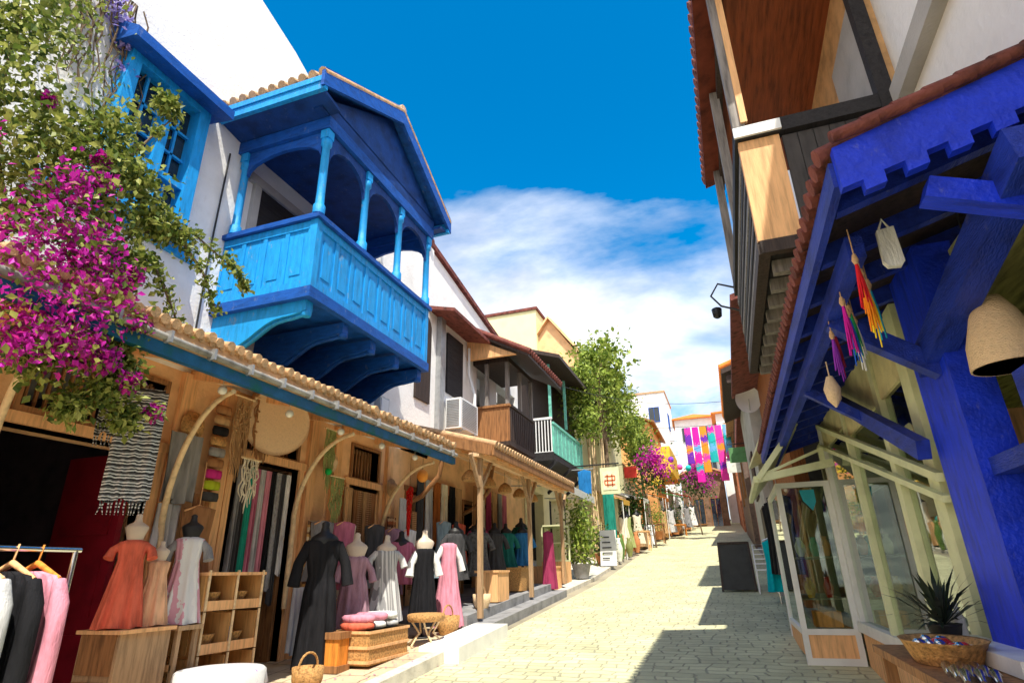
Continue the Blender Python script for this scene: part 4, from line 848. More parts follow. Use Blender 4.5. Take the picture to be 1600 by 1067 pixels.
# table of silver goods at the near right
tb = thing('display_table', 'wooden display table with silver goods under the blue post', 'table', (1.0, 3.4, gz(3.4)))
MB().box(.70, 1.14, 2.7, 4.35, -.47, -.43).build('tabletop', brown_wood, tb)
for (x, y) in ((.75, 2.8), (.75, 4.25), (1.1, 2.8), (1.1, 4.25)): MB().box(x-.03, x+.03, y-.03, y+.03, gz(y), -.47).build('leg', brown_wood, tb)
MB().box(1.0, 1.19, 3.1, 4.2, -.425, -.36).build('marble_slab', mat('white_marble', (.8, .79, .76), rough=.3, bump=0), tb)
bk = thing('trinket_basket', 'shallow woven basket of silver and coloured trinkets on the display table', 'basket', (.88, 3.6, -.43))
b = MB(); b.lathe((.88, 3.6, -.428), [(.13, 0), (.17, .09), (.18, .1), (.165, .095), (.12, .015)], 18, 1, 1.5); b.build('weave', rattan, bk)
sil = mat('silver_ware', (.6, .6, .6), rough=.2, metal=1, var=.1, bump=0); reds = mat('red_beads', (.5, .03, .03), rough=.3)
for k in range(26):
    a = random.uniform(0, 6.28); r_ = random.uniform(0, .11); x, y = .88+r_*math.cos(a), 3.6+1.45*r_*math.sin(a)
    b = MB(); b.lathe((x, y, -.40+random.uniform(0, .04)), [(.012, 0), (.026, .01), (.03, .025), (.012, .04)], 8, random.uniform(.7, 1.3), random.uniform(.7, 1.4))
    single(b, 'trinket', sil if k % 3 else reds, 'small silver trinket heaped in the woven basket' if k % 3 else 'small red bead trinket heaped in the woven basket', 'trinket', 'trinkets heaped in the basket')
for k in range(9):
    x = .77+.05*(k % 3); y = 2.95+.11*(k//3)
    b = MB(); b.tube([(x, y, -.42), (x+.02, y+.10, -.40), (x+.06, y+.16, -.415)], [.012, .02, .006], 8); single(b, 'silver_spoon', sil, 'silver spoon on the display table, %s row, %s' % (('near', 'middle', 'far')[k//3], ('left', 'centre', 'right')[k % 3]), 'spoon', 'spoons on the display table')
pl = thing('black_spiky_plant', 'dark spiky potted plant before the glass shop front', 'potted plant', (1.0, 3.95, -.43))
b = MB(); b.lathe((1.0, 3.98, -.43), [(.05, 0), (.08, .13), (.085, .14), (.06, .13)], 12); b.build('pot', metal_black, pl)
b = MB()
for k in range(90):
    a = random.uniform(0, 6.28); t = random.uniform(.15, 1.4); L_ = random.uniform(.15, .40); base = Vector((1.0, 3.98, -.30))
    d = Vector((math.cos(a)*math.cos(t), math.sin(a)*math.cos(t), math.sin(t))); s_ = Vector((-d.y, d.x, 0)).normalized()*.012
    mid = base+d*L_*.6; tip = base+d*L_-Vector((0, 0, .05)); b.add([base, mid+s_, tip, mid-s_], [(0, 1, 2, 3)])
b.build('leaves', leafmat('dark_leaf', [(.01, .02, .01), (.02, .035, .02), (.03, .03, .03)], trans=.1), pl)
for k, (x, y) in enumerate(((1.08, 4.22), (1.1, 4.08))):
    b = MB(); b.lathe((x, y, -.43), [(.03, 0), (.03, .16), (.012, .2), (.012, .24)], 10); single(b, 'glass_bottle', metal_white, 'slim white bottle by the blue post, %s of the pair' % ('farther' if k == 0 else 'nearer'), 'bottle', 'bottles on the display table')
# hanging lamp shade and tassels under the blue eave
ls = thing('wicker_lampshade', 'pale wicker lampshade hanging inside the blue doorway', 'lampshade', (1.27, 3.02, .80))
b = MB(); b.lathe((1.27, 3.02, .80), [(.145, 0), (.135, .11), (.09, .25), (.05, .33), (.045, .33), (.08, .24), (.125, .11), (.137, 0)], 24); b.build('shade', straw, ls)
MB().tube([(1.27, 3.02, 1.14), (1.27, 3.02, 1.6)], .005).build('cord', metal_black, ls)
tcol = [('red', (.62, .02, .03)), ('orange', (.85, .25, .02)), ('yellow', (.85, .6, .03)), ('turquoise', (.02, .36, .5)), ('magenta', (.55, .02, .32)), ('blue', (.03, .12, .6)), ('green', (.03, .35, .12)), ('white', (.75, .75, .72)), ('purple', (.25, .04, .4)), ('maroon', (.25, .02, .04))]
for k, (cn, cv) in enumerate(tcol):
    y = 2.66+.10*k; x = .70+.035*(k % 4); zt_ = 1.32-.03*(k % 3)
    tt = thing('hanging_tassel', '%s yarn tassel in the bunch hanging under the blue eave' % cn, 'tassel', (x, y, zt_), 'tassels under the blue eave')
    b = MB(); b.lathe((x, y, zt_-.06), [(.008, -.02), (.015, 0), (.008, .03)], 8); b.tube([(x, y, zt_-.04), (x, y, 1.42)], .003); b.build('cord', tile_m, tt)
    b = MB()
    for q in range(9): a = q*.7; ln = random.uniform(.20, .34); b.tube([(x, y, zt_-.07), (x+.012*math.cos(a), y+.012*math.sin(a), zt_-.07-ln*.4), (x+.02*math.cos(a), y+.02*math.sin(a)+.01, zt_-.07-ln*.8)], [.006, .005, .003], 5)
    b.build('yarn', cloth('yarn_'+cn, cv), tt)
b = MB(); b.prism([(.83, 2.72, 1.42), (.90, 2.72, 1.43), (.905, 2.72, 1.25), (.89, 2.72, 1.23), (.84, 2.72, 1.235), (.825, 2.72, 1.26)], (0, .03, 0)); b.tube([(.84, 2.735, 1.42), (.865, 2.735, 1.48), (.885, 2.735, 1.43)], .006); single(b, 'cloth_bag', cloth('white_cotton', (.72, .72, .70)), 'white cotton bag hanging beside the coloured tassels', 'bag')
b = MB(); b.tube([(.74, 4.0, 1.22), (.74, 4.0, 1.12)], .004); b.lathe((.74, 4.0, .92), [(.005, 0), (.04, .05), (.05, .12), (.02, .2)], 10); single(b, 'shell_chime', straw, 'pale shell wind chime hanging under the blue purlin', 'wind chime')
# ================================================================ GOODS OF THE LEFT SHOPS
def yof(px_unused): return px_unused
def garment(prof, nf=9, amp=.075, seg=64, seed=0, n=None):
    """closed cloth tube; prof = [(z, half width, half depth)], folds grow towards the hem; width runs along y"""
    rnd = random.Random(seed); ph = [rnd.uniform(0, 6.28) for _ in range(3)]
    mb = MB(); vs = []; fs = []; zt, zb = prof[0][0], prof[-1][0]
    # resample
    rows = []
    for i in range(len(prof)-1):
        for k in range(4):
            t = k/4; a, c = prof[i], prof[i+1]; rows.append(tuple(a[j]+(c[j]-a[j])*t for j in range(3)))
    rows.append(prof[-1])
    for z, hw, hd in rows:
        t = (zt-z)/max(1e-6, zt-zb)
        for k in range(seg):
            a = 2*math.pi*k/seg; c, s = math.cos(a), math.sin(a)
            f = 1+amp*(.25+t)*1.7*(math.sin(nf*a+ph[0]+t*.8+.5*math.sin(3*a+ph[2]))+.45*math.sin((nf*1.7//1)*a+ph[1]-t*1.5))
            x = hd*f*math.copysign(abs(c)**.85, c); y = hw*(1+amp*t*.5*math.sin(nf*a+ph[0]))*math.copysign(abs(s)**.85, s)
            x += amp*(.15+t)*.32*hw*(math.sin(nf*.75*y/hw+ph[1]+.6*t)+.5*math.sin(nf*1.6*y/hw+ph[2]))
            vs.append((x, y, z + .006*math.sin(5*a+ph[2])*t))
    for i in range(len(rows)-1):
        for k in range(seg): k2 = (k+1) % seg; fs.append((i*seg+k, (i+1)*seg+k, (i+1)*seg+k2, i*seg+k2))
    mb.add(vs, fs, True); mb.add(vs[:seg], [tuple(range(seg))]); mb.add(vs[-seg:], [tuple(range(seg))[::-1]]); return mb
def move(mb, loc, rot=0):
    c, s = math.cos(rot), math.sin(rot); mb.v = [(loc[0]+x*c-y*s, loc[1]+x*s+y*c, loc[2]+z) for x, y, z in mb.v]; return mb
def mannequin(label, loc, h, prof, m, rot=-.5, sleeves=None, cat='mannequin', sm=None, stand=True, neck=True, seed=1, nf=10, amp=.085, extra=None):
    x, y, z = loc; g = thing('mannequin', label, cat, loc)
    if stand:
        b = MB(); b.tube([(x, y, z+.02), (x, y, z+h*.72)], .014); b.lathe((x, y, z), [(.14, 0), (.14, .012), (.02, .03)], 16); b.build('stand', metal_black, g)
    if neck:
        b = MB(); s_ = h/1.65
        b.lathe((0, 0, 0), [(.10*s_, .72*h), (.13*s_, .80*h), (.17*s_, .87*h), (.15*s_, .89*h), (.06*s_, .925*h), (.045*s_, .96*h), (.05*s_, .985*h), (.02*s_, 1.0*h)], 14, .72, 1)
        move(b, loc, rot).build('body', skin_m if neck == True else neck, g)
    d = move(garment(prof, nf=nf, amp=amp, seed=seed), loc, rot).build('dress', m, g)
    if sleeves:
        ln, rad, sp = sleeves
        for s_ in (-1, 1):
            zt = prof[0][0]; hw = prof[1][1]
            b = MB(); b.tube([(0, s_*(hw-.05), prof[1][0]-.02), (0.0, s_*(hw+sp*.6), prof[1][0]-ln*.5), (.03, s_*(hw+sp), prof[1][0]-ln)], [rad, rad*.95, rad*1.1], 12)
            move(b, loc, rot).build('sleeve', sm or m, g)
    if extra: extra(g)
    return g
black_c = cloth('black_cotton', (.016, .016, .019)); char_c = cloth('charcoal_cotton', (.06, .06, .065)); pink_c = cloth('pink_crinkle_cotton', (.68, .27, .36)); rose_c = cloth('rose_cotton', (.52, .16, .25))
grey_c = cloth('grey_cotton', (.27, .27, .28)); lgrey_c = cloth('light_grey_cotton', (.52, .52, .53)); coral_c = cloth('coral_cotton', (.70, .15, .09)); peach_c = cloth('peach_cotton', (.78, .46, .28)); white_c = cloth('white_linen', (.74, .74, .74))
teal_c = cloth('teal_cotton', (.02, .15, .13)); blue_c = cloth('blue_cotton', (.03, .15, .35)); green_c = cloth('bottle_green_cotton', (.01, .06, .04)); maroon_c = cloth('maroon_cloth', (.30, .04, .10)); red_c = cloth('scarlet_yarn', (.62, .02, .015))
sage_c = cloth('sage_yarn', (.32, .36, .14)); brown_c = cloth('brown_yarn', (.33, .16, .07)); tan_c = cloth('tan_jute', (.46, .28, .14)); cream_c = cloth('cream_yarn', (.70, .64, .50))
bw = stripes('black_white_weave', [(.03, .03, .03), (.62, .62, .60), (.03, .03, .03), (.62, .62, .60), (.10, .10, .10)], 17)
pin = stripes('grey_pinstripe', [(.30, .30, .31), (.60, .60, .60)], 26, 'y', wob=.15); pin2 = stripes('brown_pinstripe', [(.26, .13, .06), (.48, .30, .16), (.26, .13, .06)], 30, 'z', wob=.3)
def gfl(y, h=.13): return gz(y)+h
long_p = [(1.45, .10, .08), (1.41, .22, .11), (1.2, .19, .13), (1.02, .155, .12), (.85, .19, .15), (.4, .22, .17), (.05, .24, .19)]
mannequin('headless mannequin in a long black dress beside the wicker chest', (-4.7, 6.35, gfl(6.35)), 1.65, [(z, w*.98, d) for z, w, d in long_p], black_c, sleeves=(.5, .065, .10), neck=metal_black, seed=2, rot=-.75)
# child mannequins on the low cabinet
cb = thing('low_cabinet', 'low tan wooden cabinet carrying the coral and peach child dresses', 'cabinet', (-5.1, 4.35, gfl(4.35)))
z0 = gfl(4.6); b = MB(); b.box(-5.35, -4.9, 4.00, 4.50, z0, -.40); b.build('carcass', oak_wood, cb)
b = MB()
for zz in (z0+.05, z0+.42): b.box(-5.32, -4.93, 3.982, 4.00, zz, zz+.32)
b.build('drawer_front', brown_wood, cb); MB().box(-5.38, -4.87, 3.97, 4.53, -.40, -.37).build('top', tan_wood, cb)
st = thing('wooden_stool', 'tan wooden stool under the pale child dress, left of the crate shelf', 'stool', (-5.1, 4.69, gfl(4.69)))
for (x, y) in ((-5.28, 4.60), (-4.92, 4.60), (-5.28, 4.80), (-4.92, 4.80)): MB().box(x-.02, x+.02, y-.02, y+.02, gfl(5), -.42).build('leg', oak_wood, st)
b = MB(); b.box(-5.32, -4.88, 4.56, 4.85, -.42, -.38); b.build('seat', oak_wood, st)
MB().box(-5.28, -4.92, 4.58, 4.60, -.75, -.70).build('rail', tan_wood, st)
kid = [(.72, .06, .05), (.70, .12, .07), (.55, .10, .08), (.42, .12, .09), (.0, .19, .15)]
mannequin('child mannequin in a flared coral dress, leftmost on the low cabinet', (-5.12, 4.13, -.36), .95, kid, coral_c, stand=False, seed=4, rot=-.8, amp=.09, sleeves=(.14, .04, .05))
mannequin('child mannequin in a peach dress, right of the coral one', (-5.08, 4.40, -.36), .72, [(z*.76, w*.8, d*.8) for z, w, d in kid], peach_c, stand=False, seed=5, rot=-.8, amp=.09)
mannequin('child mannequin in a white and rose dress on the wooden stool', (-5.08, 4.71, -.37), 1.0, [(.78, .07, .05), (.76, .13, .08), (.55, .11, .08), (.4, .13, .1), (.0, .2, .16)], stripes('white_rose_cloth', [(.66, .66, .68), (.72, .72, .72), (.66, .34, .42), (.70, .70, .70)], 5, 'y', wob=.4), stand=False, seed=6, rot=-.8, neck=metal_black, sleeves=(.2, .045, .06), sm=grey_c)
# crate shelf with baskets
cs = thing('crate_shelf', 'tall shelf of stacked slatted crates with jute trim beside the second doorway', 'shelf', (-5.2, 5.25, gfl(5.2)))
z0 = gfl(5.2); H = .08-z0
for k in range(3):
    za = z0+.03+k*H/3; zb = za+H/3-.03
    b = MB(); b.box(-5.40, -5.38, 4.90, 5.67, za, zb); b.box(-5.38, -4.98, 4.90, 4.92, za, zb); b.box(-5.38, -4.98, 5.27, 5.285, za, zb); b.box(-5.38, -4.98, 5.65, 5.67, za, zb); b.box(-5.38, -4.98, 4.92, 5.65, za, za+.02)
    for q in range(4): x = -5.36+q*.105; b.box(x, x+.06, 4.885, 4.90, za, zb)
    b.build('crate', honey_wood, cs)
    b = MB(); b.box(-4.98, -4.965, 4.90, 5.28, za, za+.09); b.box(-4.98, -4.965, 5.29, 5.67, za, za+.09); b.build('front_slat', tan_wood, cs)
    for yy in (4.91, 5.29, 5.66): MB().tube([(-4.96, yy, za), (-4.96, yy, zb+.02)], .014).build('bamboo_edge', bamboo_m, cs)
MB().box(-5.42, -4.95, 4.87, 5.70, .08-.03, .08).build('top', tan_wood, cs)
_bi = 0
for k in range(3):
    for yy in (5.09, 5.47):
        z = z0+.06+k*H/3; b = MB(); b.lathe((-5.15, yy, z), [(.09, 0), (.13, .13), (.135, .14), (.12, .13), (.08, .01)], 14)
        o = single(b, 'small_basket', rattan, 'small rattan basket on the %s crate, %s side' % (('bottom', 'middle', 'top')[k], 'near' if yy < 5.2 else 'far'), 'basket', 'baskets in the crate shelf'); _bi += 1
b = MB(); b.box(-5.2, -5.06, 5.34, 5.38, z0+.10+H/3, z0+.25+H/3); single(b, 'notebook', blue_c, 'dark blue notebook propped in the middle crate', 'notebook')
# low basket table with patterned cloth
pb = thing('cloth_covered_basket', 'low basket table under a white cloth with coloured dots at the kerb', 'basket', (-4.5, 4.75, gfl(4.7)))
z0 = gfl(4.7); b = MB(); b.lathe((-4.5, 4.75, z0), [(.30, 0), (.36, .36), (.34, .37), (.28, .02)], 22); b.build('weave', rattan, pb)
dots = mat('dotted_white_cloth', (.60, .60, .60), var=.04, second=(.56, .56, .58), scale=5, wear=.9, wearcol=(.30, .16, .42))
b = MB(); b.lathe((-4.5, 4.75, z0+.36), [(.40, -.12), (.385, .0), (.36, .02), (.2, .03), (.01, .035)], 28, wav=lambda a, z: 1+(.05*math.sin(9*a) if z < 0 else 0)); b.build('cover', dots, pb)
# wicker chest with folded textiles
tr = thing('wicker_chest', 'long wicker chest heaped with pink and white folded textiles', 'chest', (-4.35, 7.0, gfl(7.0)))
z0 = gfl(7); b = MB(); b.box(-4.62, -4.10, 6.55, 7.45, z0, z0+.36); b.build('body', rattan, tr)
b = MB()
for zz in (z0+.02, z0+.17, z0+.33): b.box(-4.635, -4.085, 6.535, 7.465, zz, zz+.03)
b.build('banding', tan_wood, tr)
for k, (y, mt, nm, zz) in enumerate(((6.68, coral_c, 'coral', .36), (6.70, pink_c, 'pink', .44), (6.95, white_c, 'white', .36), (6.98, pink_c, 'pale pink', .45), (7.25, lgrey_c, 'light grey', .36), (7.22, white_c, 'white fringed', .45))):
    b = MB(); b.lathe((-4.36, y, z0+zz), [(.14, 0), (.17, .02), (.175, .06), (.15, .085), (.05, .09)], 18, 1.25, .85, wav=lambda a, z: 1+.04*math.sin(7*a+z*40))
    single(b, 'folded_textile', mt, 'folded %s textile, %s of its pile on the wicker chest' % (nm, 'bottom' if zz < .4 else 'top'), 'textile', 'folded textiles on the chest')
oc = thing('orange_crate', 'small orange painted crate at the left end of the wicker chest', 'crate', (-4.55, 6.4, gfl(6.4)))
z0 = gfl(6.4); b = MB(); b.box(-4.66, -4.36, 6.32, 6.52, z0, z0+.40); b.build('box', orange_wood, oc)
for zz in (z0+.34, z0): MB().box(-4.68, -4.34, 6.30, 6.54, zz, zz+.07).build('rim', brown_wood, oc)
rs_ = thing('rattan_stool', 'round rattan stool with curved cane legs at the kerb', 'stool', (-4.1, 7.95, gfl(7.9)))
z0 = gfl(7.9); b = MB(); b.lathe((-4.1, 7.95, z0+.30), [(.24, 0), (.26, .03), (.26, .09), (.22, .10), (.02, .11)], 22); b.build('seat', rattan, rs_)
for k in range(5):
    a = k*1.257; b = MB(); b.tube([(-4.1+.20*math.cos(a), 7.95+.20*math.sin(a), z0+.31), (-4.1+.10*math.cos(a+.3), 7.95+.10*math.sin(a+.3), z0+.16), (-4.1+.26*math.cos(a+.6), 7.95+.26*math.sin(a+.6), z0+.01)], .014); b.build('leg', bamboo_m, rs_)
mannequin('mannequin in a grey pinstriped skirt and pale top beside the third doorway', (-4.75, 7.9, gfl(7.9)), 1.45, [(1.25, .09, .07), (1.22, .19, .10), (1.0, .15, .11), (.86, .17, .12), (.3, .26, .19)], pin, seed=8, rot=-.7, sleeves=(.22, .05, .08), sm=lgrey_c)
mannequin('mannequin in a black pinafore dress over a white shirt', (-4.45, 8.5, gfl(8.5)), 1.5, [(1.22, .12, .09), (1.18, .16, .11), (.98, .14, .11), (.5, .19, .15), (.15, .22, .17)], black_c, seed=9, rot=-.7, sleeves=(.35, .06, .08), sm=white_c)
mannequin('mannequin in a long pink dress with white edging near the grey steps', (-4.35, 9.15, gfl(9.1)), 1.45, [(1.28, .07, .06), (1.25, .14, .09), (1.0, .12, .1), (.6, .17, .13), (.05, .26, .20)], pink_c, seed=10, rot=-.7, sleeves=(.4, .05, .1), sm=white_c, neck=False)
for (x, y, m_, lab, hh) in ((-4.75, 10.3, char_c, 'mannequin in a charcoal shift dress, nearest under the wooden canopy', 1.46), (-4.6, 11.0, mat('dark_patterned_cloth', (.09, .09, .095), second=(.02, .02, .02), scale=22, bump=.1), 'mannequin in a dark patterned tunic behind the charcoal one', 1.46), (-4.8, 12.4, char_c, 'mannequin in a dark loose dress at the middle canopy post', 1.42), (-4.8, 13.1, teal_c, 'mannequin in a teal top and skirt under the canopy', 1.40), (-4.6, 13.7, blue_c, 'mannequin in a mid-blue dress under the canopy', 1.38), (-4.8, 14.2, green_c, 'mannequin in a full bottle-green dress at the far end of the steps', 1.52)):
    mannequin(lab, (x, y, gz(y)+.30), hh, [(hh-.2, .08, .07), (hh-.24, .20, .11), (hh-.5, .17, .12), (hh-.7, .19, .13), (.45, .26, .19)], m_, seed=int(y*10), rot=-.8, sleeves=(.3, .055, .09), neck=metal_black)
b = garment([(.95, .02, .03), (.90, .15, .05), (.5, .15, .07), (-.35, .22, .09)], nf=7, amp=.1, seed=31); move(b, (-4.15, 14.3, 0), -.6); single(b, 'hanging_curtain', maroon_c, 'maroon cloth hanging at the far canopy post', 'curtain')
for k, (x, y, sx, sy, h_, m_, lab) in enumerate(((-4.35, 11.1, .22, .30, .50, tan_wood, 'tan wooden box on the grey step'), (-4.5, 12.9, .25, .4, .42, rattan, 'square wicker hamper behind the tan box'), (-4.45, 15.0, .3, .35, .5, tan_wood, 'plain tan crate at the end of the canopy'))):
    t_ = thing('storage_box', lab, 'box', (x, y, gz(y)+.3)); z0 = gz(y)+.30 if y < 14.4 else gz(y)+.1
    b = MB(); b.box(x-sx, x+sx, y-sy, y+sy, z0, z0+h_); b.build('body', m_, t_); b = MB(); b.box(x-sx-.02, x+sx+.02, y-sy-.02, y+sy+.02, z0+h_, z0+h_+.04); b.build('lid', m_, t_)
fc = thing('glazed_cupboard', 'cream-framed glazed cupboard beyond the canopy', 'cupboard', (-4.6, 16.5, gz(16.5)+.1))
z0 = gz(16.5)+.1; b = MB(); b.box(-4.9, -4.3, 16.2, 17.0, z0, z0+.55); b.build('base', tan_wood, fc)
b = MB()
for (x, y) in ((-4.9, 16.2), (-4.34, 16.2), (-4.9, 16.96), (-4.34, 16.96)): b.box(x, x+.04, y, y+.04, z0+.55, z0+1.5)
for zz in (z0+.55, z0+1.0, z0+1.46): b.box(-4.9, -4.3, 16.2, 17.0, zz, zz+.04)
b.build('upper_frame', cream_paint, fc); MB().box(-4.86, -4.34, 16.22, 16.225, z0+.6, z0+1.45).build('glass_door', glass, fc)

# ---- clothes rack at the near left
RKX = -3.95
rk = thing('clothes_rack', 'chrome clothes rail on legs at the near left corner', 'clothes rack', (RKX, 2.2, gfl(2.2)))
b = MB(); b.tube([(RKX, 1.0, .20), (RKX, 2.82, .20)], .016); b.build('rail', chrome, rk)
for y in (1.05, 2.79):
    b = MB(); b.tube([(RKX, y, .20), (RKX, y, gfl(y)+.03)], .016); b.tube([(RKX-.3, y, gfl(y)+.02), (RKX+.3, y, gfl(y)+.02)], .016); b.build('upright', chrome, rk)
for k, (y, m_, cn, hang) in enumerate(((1.5, char_c, 'charcoal', tan_wood), (1.75, maroon_c, 'maroon', tan_wood), (1.95, grey_c, 'mid-grey', tan_wood), (2.12, char_c, 'dark grey', tan_wood), (2.28, lgrey_c, 'pale grey', tan_wood), (2.44, black_c, 'black', tan_wood), (2.58, pink_c, 'pink crinkled', orange_wood))):
    last = cn.startswith('pink'); dx = .0 if last else .03*(k % 2)
    t_ = thing('hanging_dress', '%s dress on the chrome rail%s' % (cn, ', frontmost with an orange hanger' if last else ''), 'dress', (RKX, y, .1), 'dresses on the chrome rail')
    b = MB(); b.tube([(RKX, y, .18), (RKX+.015, y, .225), (RKX, y, .14), (RKX, y, .12)], .006); b.tube([(RKX-.22, y, .03), (RKX, y, .12), (RKX+.22, y, .03)], [.012, .02, .012]); b.build('hanger', hang, t_)
    mb = garment([(.075, .07, .03), (.05, .2, .045), (.0, .26, .055), (-.25, .25, .07), (-.8, .31, .085), (-1.15, .36, .1)], nf=15, amp=.14, seed=40+k, seg=120); move(mb, (RKX, y, .0), math.pi/2); mb.build('cloth', m_, t_)
    for s_ in (-1, 1):
        b = MB(); b.tube([(RKX+s_*.22, y, .02), (RKX+s_*.275, y-.01, -.10), (RKX+s_*.29, y-.015, -.3), (RKX+s_*.285, y-.02, -.52)], [.035, .05, .05, .058], 14); b.build('sleeve', m_, t_)

# ---- hanging textiles
def drape(x, y0, y1, z0, z1, m, label, cat='textile', name='hanging_textile', group=None, fringe=0, folds=5, depth=.03, rot=0, seed=0):
    """a doubled cloth hung from a rod, folded across its width"""
    rnd = random.Random(seed); ph = rnd.uniform(0, 6.28); n = 36; rows = 10; vs = []; fs = []; mb = MB()
    for side in (1, -1):
        for j in range(rows+1):
            t = j/rows
            for i in range(n+1):
                u = i/n; f = math.sin(u*folds*2*math.pi+ph+t*.5)+.4*math.sin(u*folds*4.7+ph*2)
                vs.append((x+depth*(.25+.75*t)*f*.6 + side*.006, y0+(y1-y0)*u + .015*t*math.sin(9*u+ph), z1-(z1-z0)*t - (.02*math.sin(u*11+ph) if j == rows else 0)))
    k = (rows+1)*(n+1)
    for sd_ in (0, 1):
        for j in range(rows):
            for i in range(n):
                q = [sd_*k+j*(n+1)+i, sd_*k+j*(n+1)+i+1, sd_*k+(j+1)*(n+1)+i+1, sd_*k+(j+1)*(n+1)+i]
                fs.append(tuple(q) if sd_ == 0 else tuple(q[::-1]))
    mb.add(vs, fs, True)
    for i in range(n): mb.add([vs[i], vs[i+1], vs[k+i+1], vs[k+i]], [(0, 1, 2, 3)])
    for q in range(fringe):
        y = y0+(y1-y0)*(q+.5)/fringe; mb.tube([(x, y, z0+.01), (x+.006, y+rnd.uniform(-.01, .01), z0-.05), (x, y+rnd.uniform(-.012, .012), z0-.11)], [.006, .007, .003], 5)
    if rot:
        cx_, cy_ = x, (y0+y1)/2; c, s = math.cos(rot), math.sin(rot); mb.v = [(cx_+(a-cx_)*c-(b_-cy_)*s, cy_+(a-cx_)*s+(b_-cy_)*c, z) for a, b_, z in mb.v]
    return single(mb, name, m, label, cat, group)
drape(-4.95, 3.42, 3.66, 1.20, 1.82, bw, 'short black and white striped throw under the eave, left of the bamboo bracket', fringe=8, seed=1, rot=-.7)
drape(-4.62, 3.38, 3.72, .62, 1.55, bw, 'long black and white striped throw hanging beside the bamboo bracket', fringe=12, seed=2, folds=4, rot=-.7)
drape(-4.75, 3.55, 3.80, .85, 1.62, bw, 'black and white striped throw hanging farthest right of the three', fringe=9, seed=3, folds=3, rot=-.7)
drape(-5.45, 4.56, 4.98, .78, 1.50, grey_c, 'grey cotton jacket shape hanging by the red door', 'garment', 'hanging_jacket', folds=3, seed=4, depth=.06)
drape(-5.50, 4.62, 4.90, .30, .76, lgrey_c, 'light grey shirt hanging below the grey jacket', 'garment', 'hanging_shirt', folds=3, seed=5, depth=.05)
for k in range(9):     # belts and pouches on a strap
    z = 1.88-k*.125; cn, mt = (('dark brown', brown_c), ('tan', tan_c), ('black', black_c), ('rust', rattan), ('grey', grey_c), ('brown', brown_c), ('magenta', cloth('magenta_felt', (.55, .03, .22))), ('lime', cloth('lime_felt', (.40, .48, .03))), ('charcoal', char_c))[k]
    b = MB(); b.lathe((-5.46, 5.22, z), [(.02, -.05), (.05, -.045), (.055, 0), (.05, .045), (.02, .05)], 12, .8, 2.2); single(b, 'felt_pouch', mt, '%s pouch in the string by the first bracket, %s' % (cn, ('topmost', 'second from top', 'third from top', 'fourth from top', 'middle one', 'fourth from bottom', 'third from bottom', 'second from bottom', 'lowest')[k]), 'pouch', 'pouches on a hanging string')
def macrame(x, y0, y1, zt_, zb, m, label, n=14, seed=0, rot=0):
    rnd = random.Random(seed); t_ = thing('macrame_hanging', label, 'wall hanging', (x, (y0+y1)/2, zb))
    MB().tube([(x, y0-.04, zt_), (x, y1+.04, zt_)], .013).build('rod', bamboo_m, t_)
    b = MB()
    for i in range(n):
        y = y0+(y1-y0)*i/(n-1); mid = (zt_+zb)/2; v = abs(i/(n-1)-.5)*2; zz = zb+v*(zt_-zb)*.35*rnd.uniform(.6, 1.3)
        pts = [(x, y, zt_)]; q = 7
        for j in range(1, q+1): pts.append((x+.012*math.sin(j*2+i), y+rnd.uniform(-.018, .018), zt_-(zt_-zz)*j/q))
        b.tube(pts, [.009]*q+[.004], 5)
    for j in range(3):
        for i in range(n-1):
            y = y0+(y1-y0)*(i+.5)/(n-1); b.ball((x+.012, y, zt_-.12-.13*j-.05*math.sin(i)), .014, 6)
    b.build('knotted_cords', m, t_); return t_
macrame(-5.42, 5.36, 5.60, 2.10, 1.05, tan_c, 'brown knotted cord hanging, nearest beside the pouches', seed=1)
macrame(-5.40, 5.66, 5.98, 2.14, 1.25, brown_c, 'dark brown knotted cord hanging above the crate shelf', n=18, seed=2)
macrame(-5.30, 5.48, 5.72, 1.35, .72, cream_c, 'short pale cord hanging below the dark brown one', n=9, seed=3)
macrame(-5.36, 7.06, 7.28, 2.05, 1.10, sage_c, 'sage green cord hanging with a green bead, upper one', seed=4)
macrame(-5.32, 7.22, 7.50, 1.38, .62, sage_c, 'sage green cord hanging low by the third bracket', n=12, seed=5)
b = MB(); b.ball((-5.3, 7.1, 1.42), .05, 10); single(b, 'green_bead', cloth('emerald', (.02, .45, .10)), 'bright green pompom beside the sage cords', 'pompom')
# big straw disc over the second doorway
sd_ = thing('straw_disc', 'large round straw disc hanging over the second doorway', 'wall hanging', (-5.28, 5.93, 1.44))
n = 40; b = MB(); vs = []; fs = []
for side in (1, -1):
    for r_ in range(0, 9):
        for k in range(n): a = 2*math.pi*k/n; rr = .42*r_/8; vs.append((.03*side*(1-(r_/8)**3*.7)+.004*math.sin(r_*3), rr*math.cos(a), rr*math.sin(a)))
o_ = 9*n
for s_ in (0, 1):
    for r_ in range(8):
        for k in range(n): q = (s_*o_+r_*n+k, s_*o_+(r_+1)*n+k, s_*o_+(r_+1)*n+(k+1) % n, s_*o_+r_*n+(k+1) % n); fs.append(q)
for k in range(n): fs.append((8*n+k, 8*n+(k+1) % n, o_+8*n+(k+1) % n, o_+8*n+k))
b.add(vs, fs, True); move(b, (-5.28, 5.93, 1.87), -.55).build('woven_disc', straw, sd_)
b = MB(); b.tube([(-5.28, 5.93, 2.28), (-5.28, 5.93, 2.36)], .006); b.build('loop', brown_c, sd_)
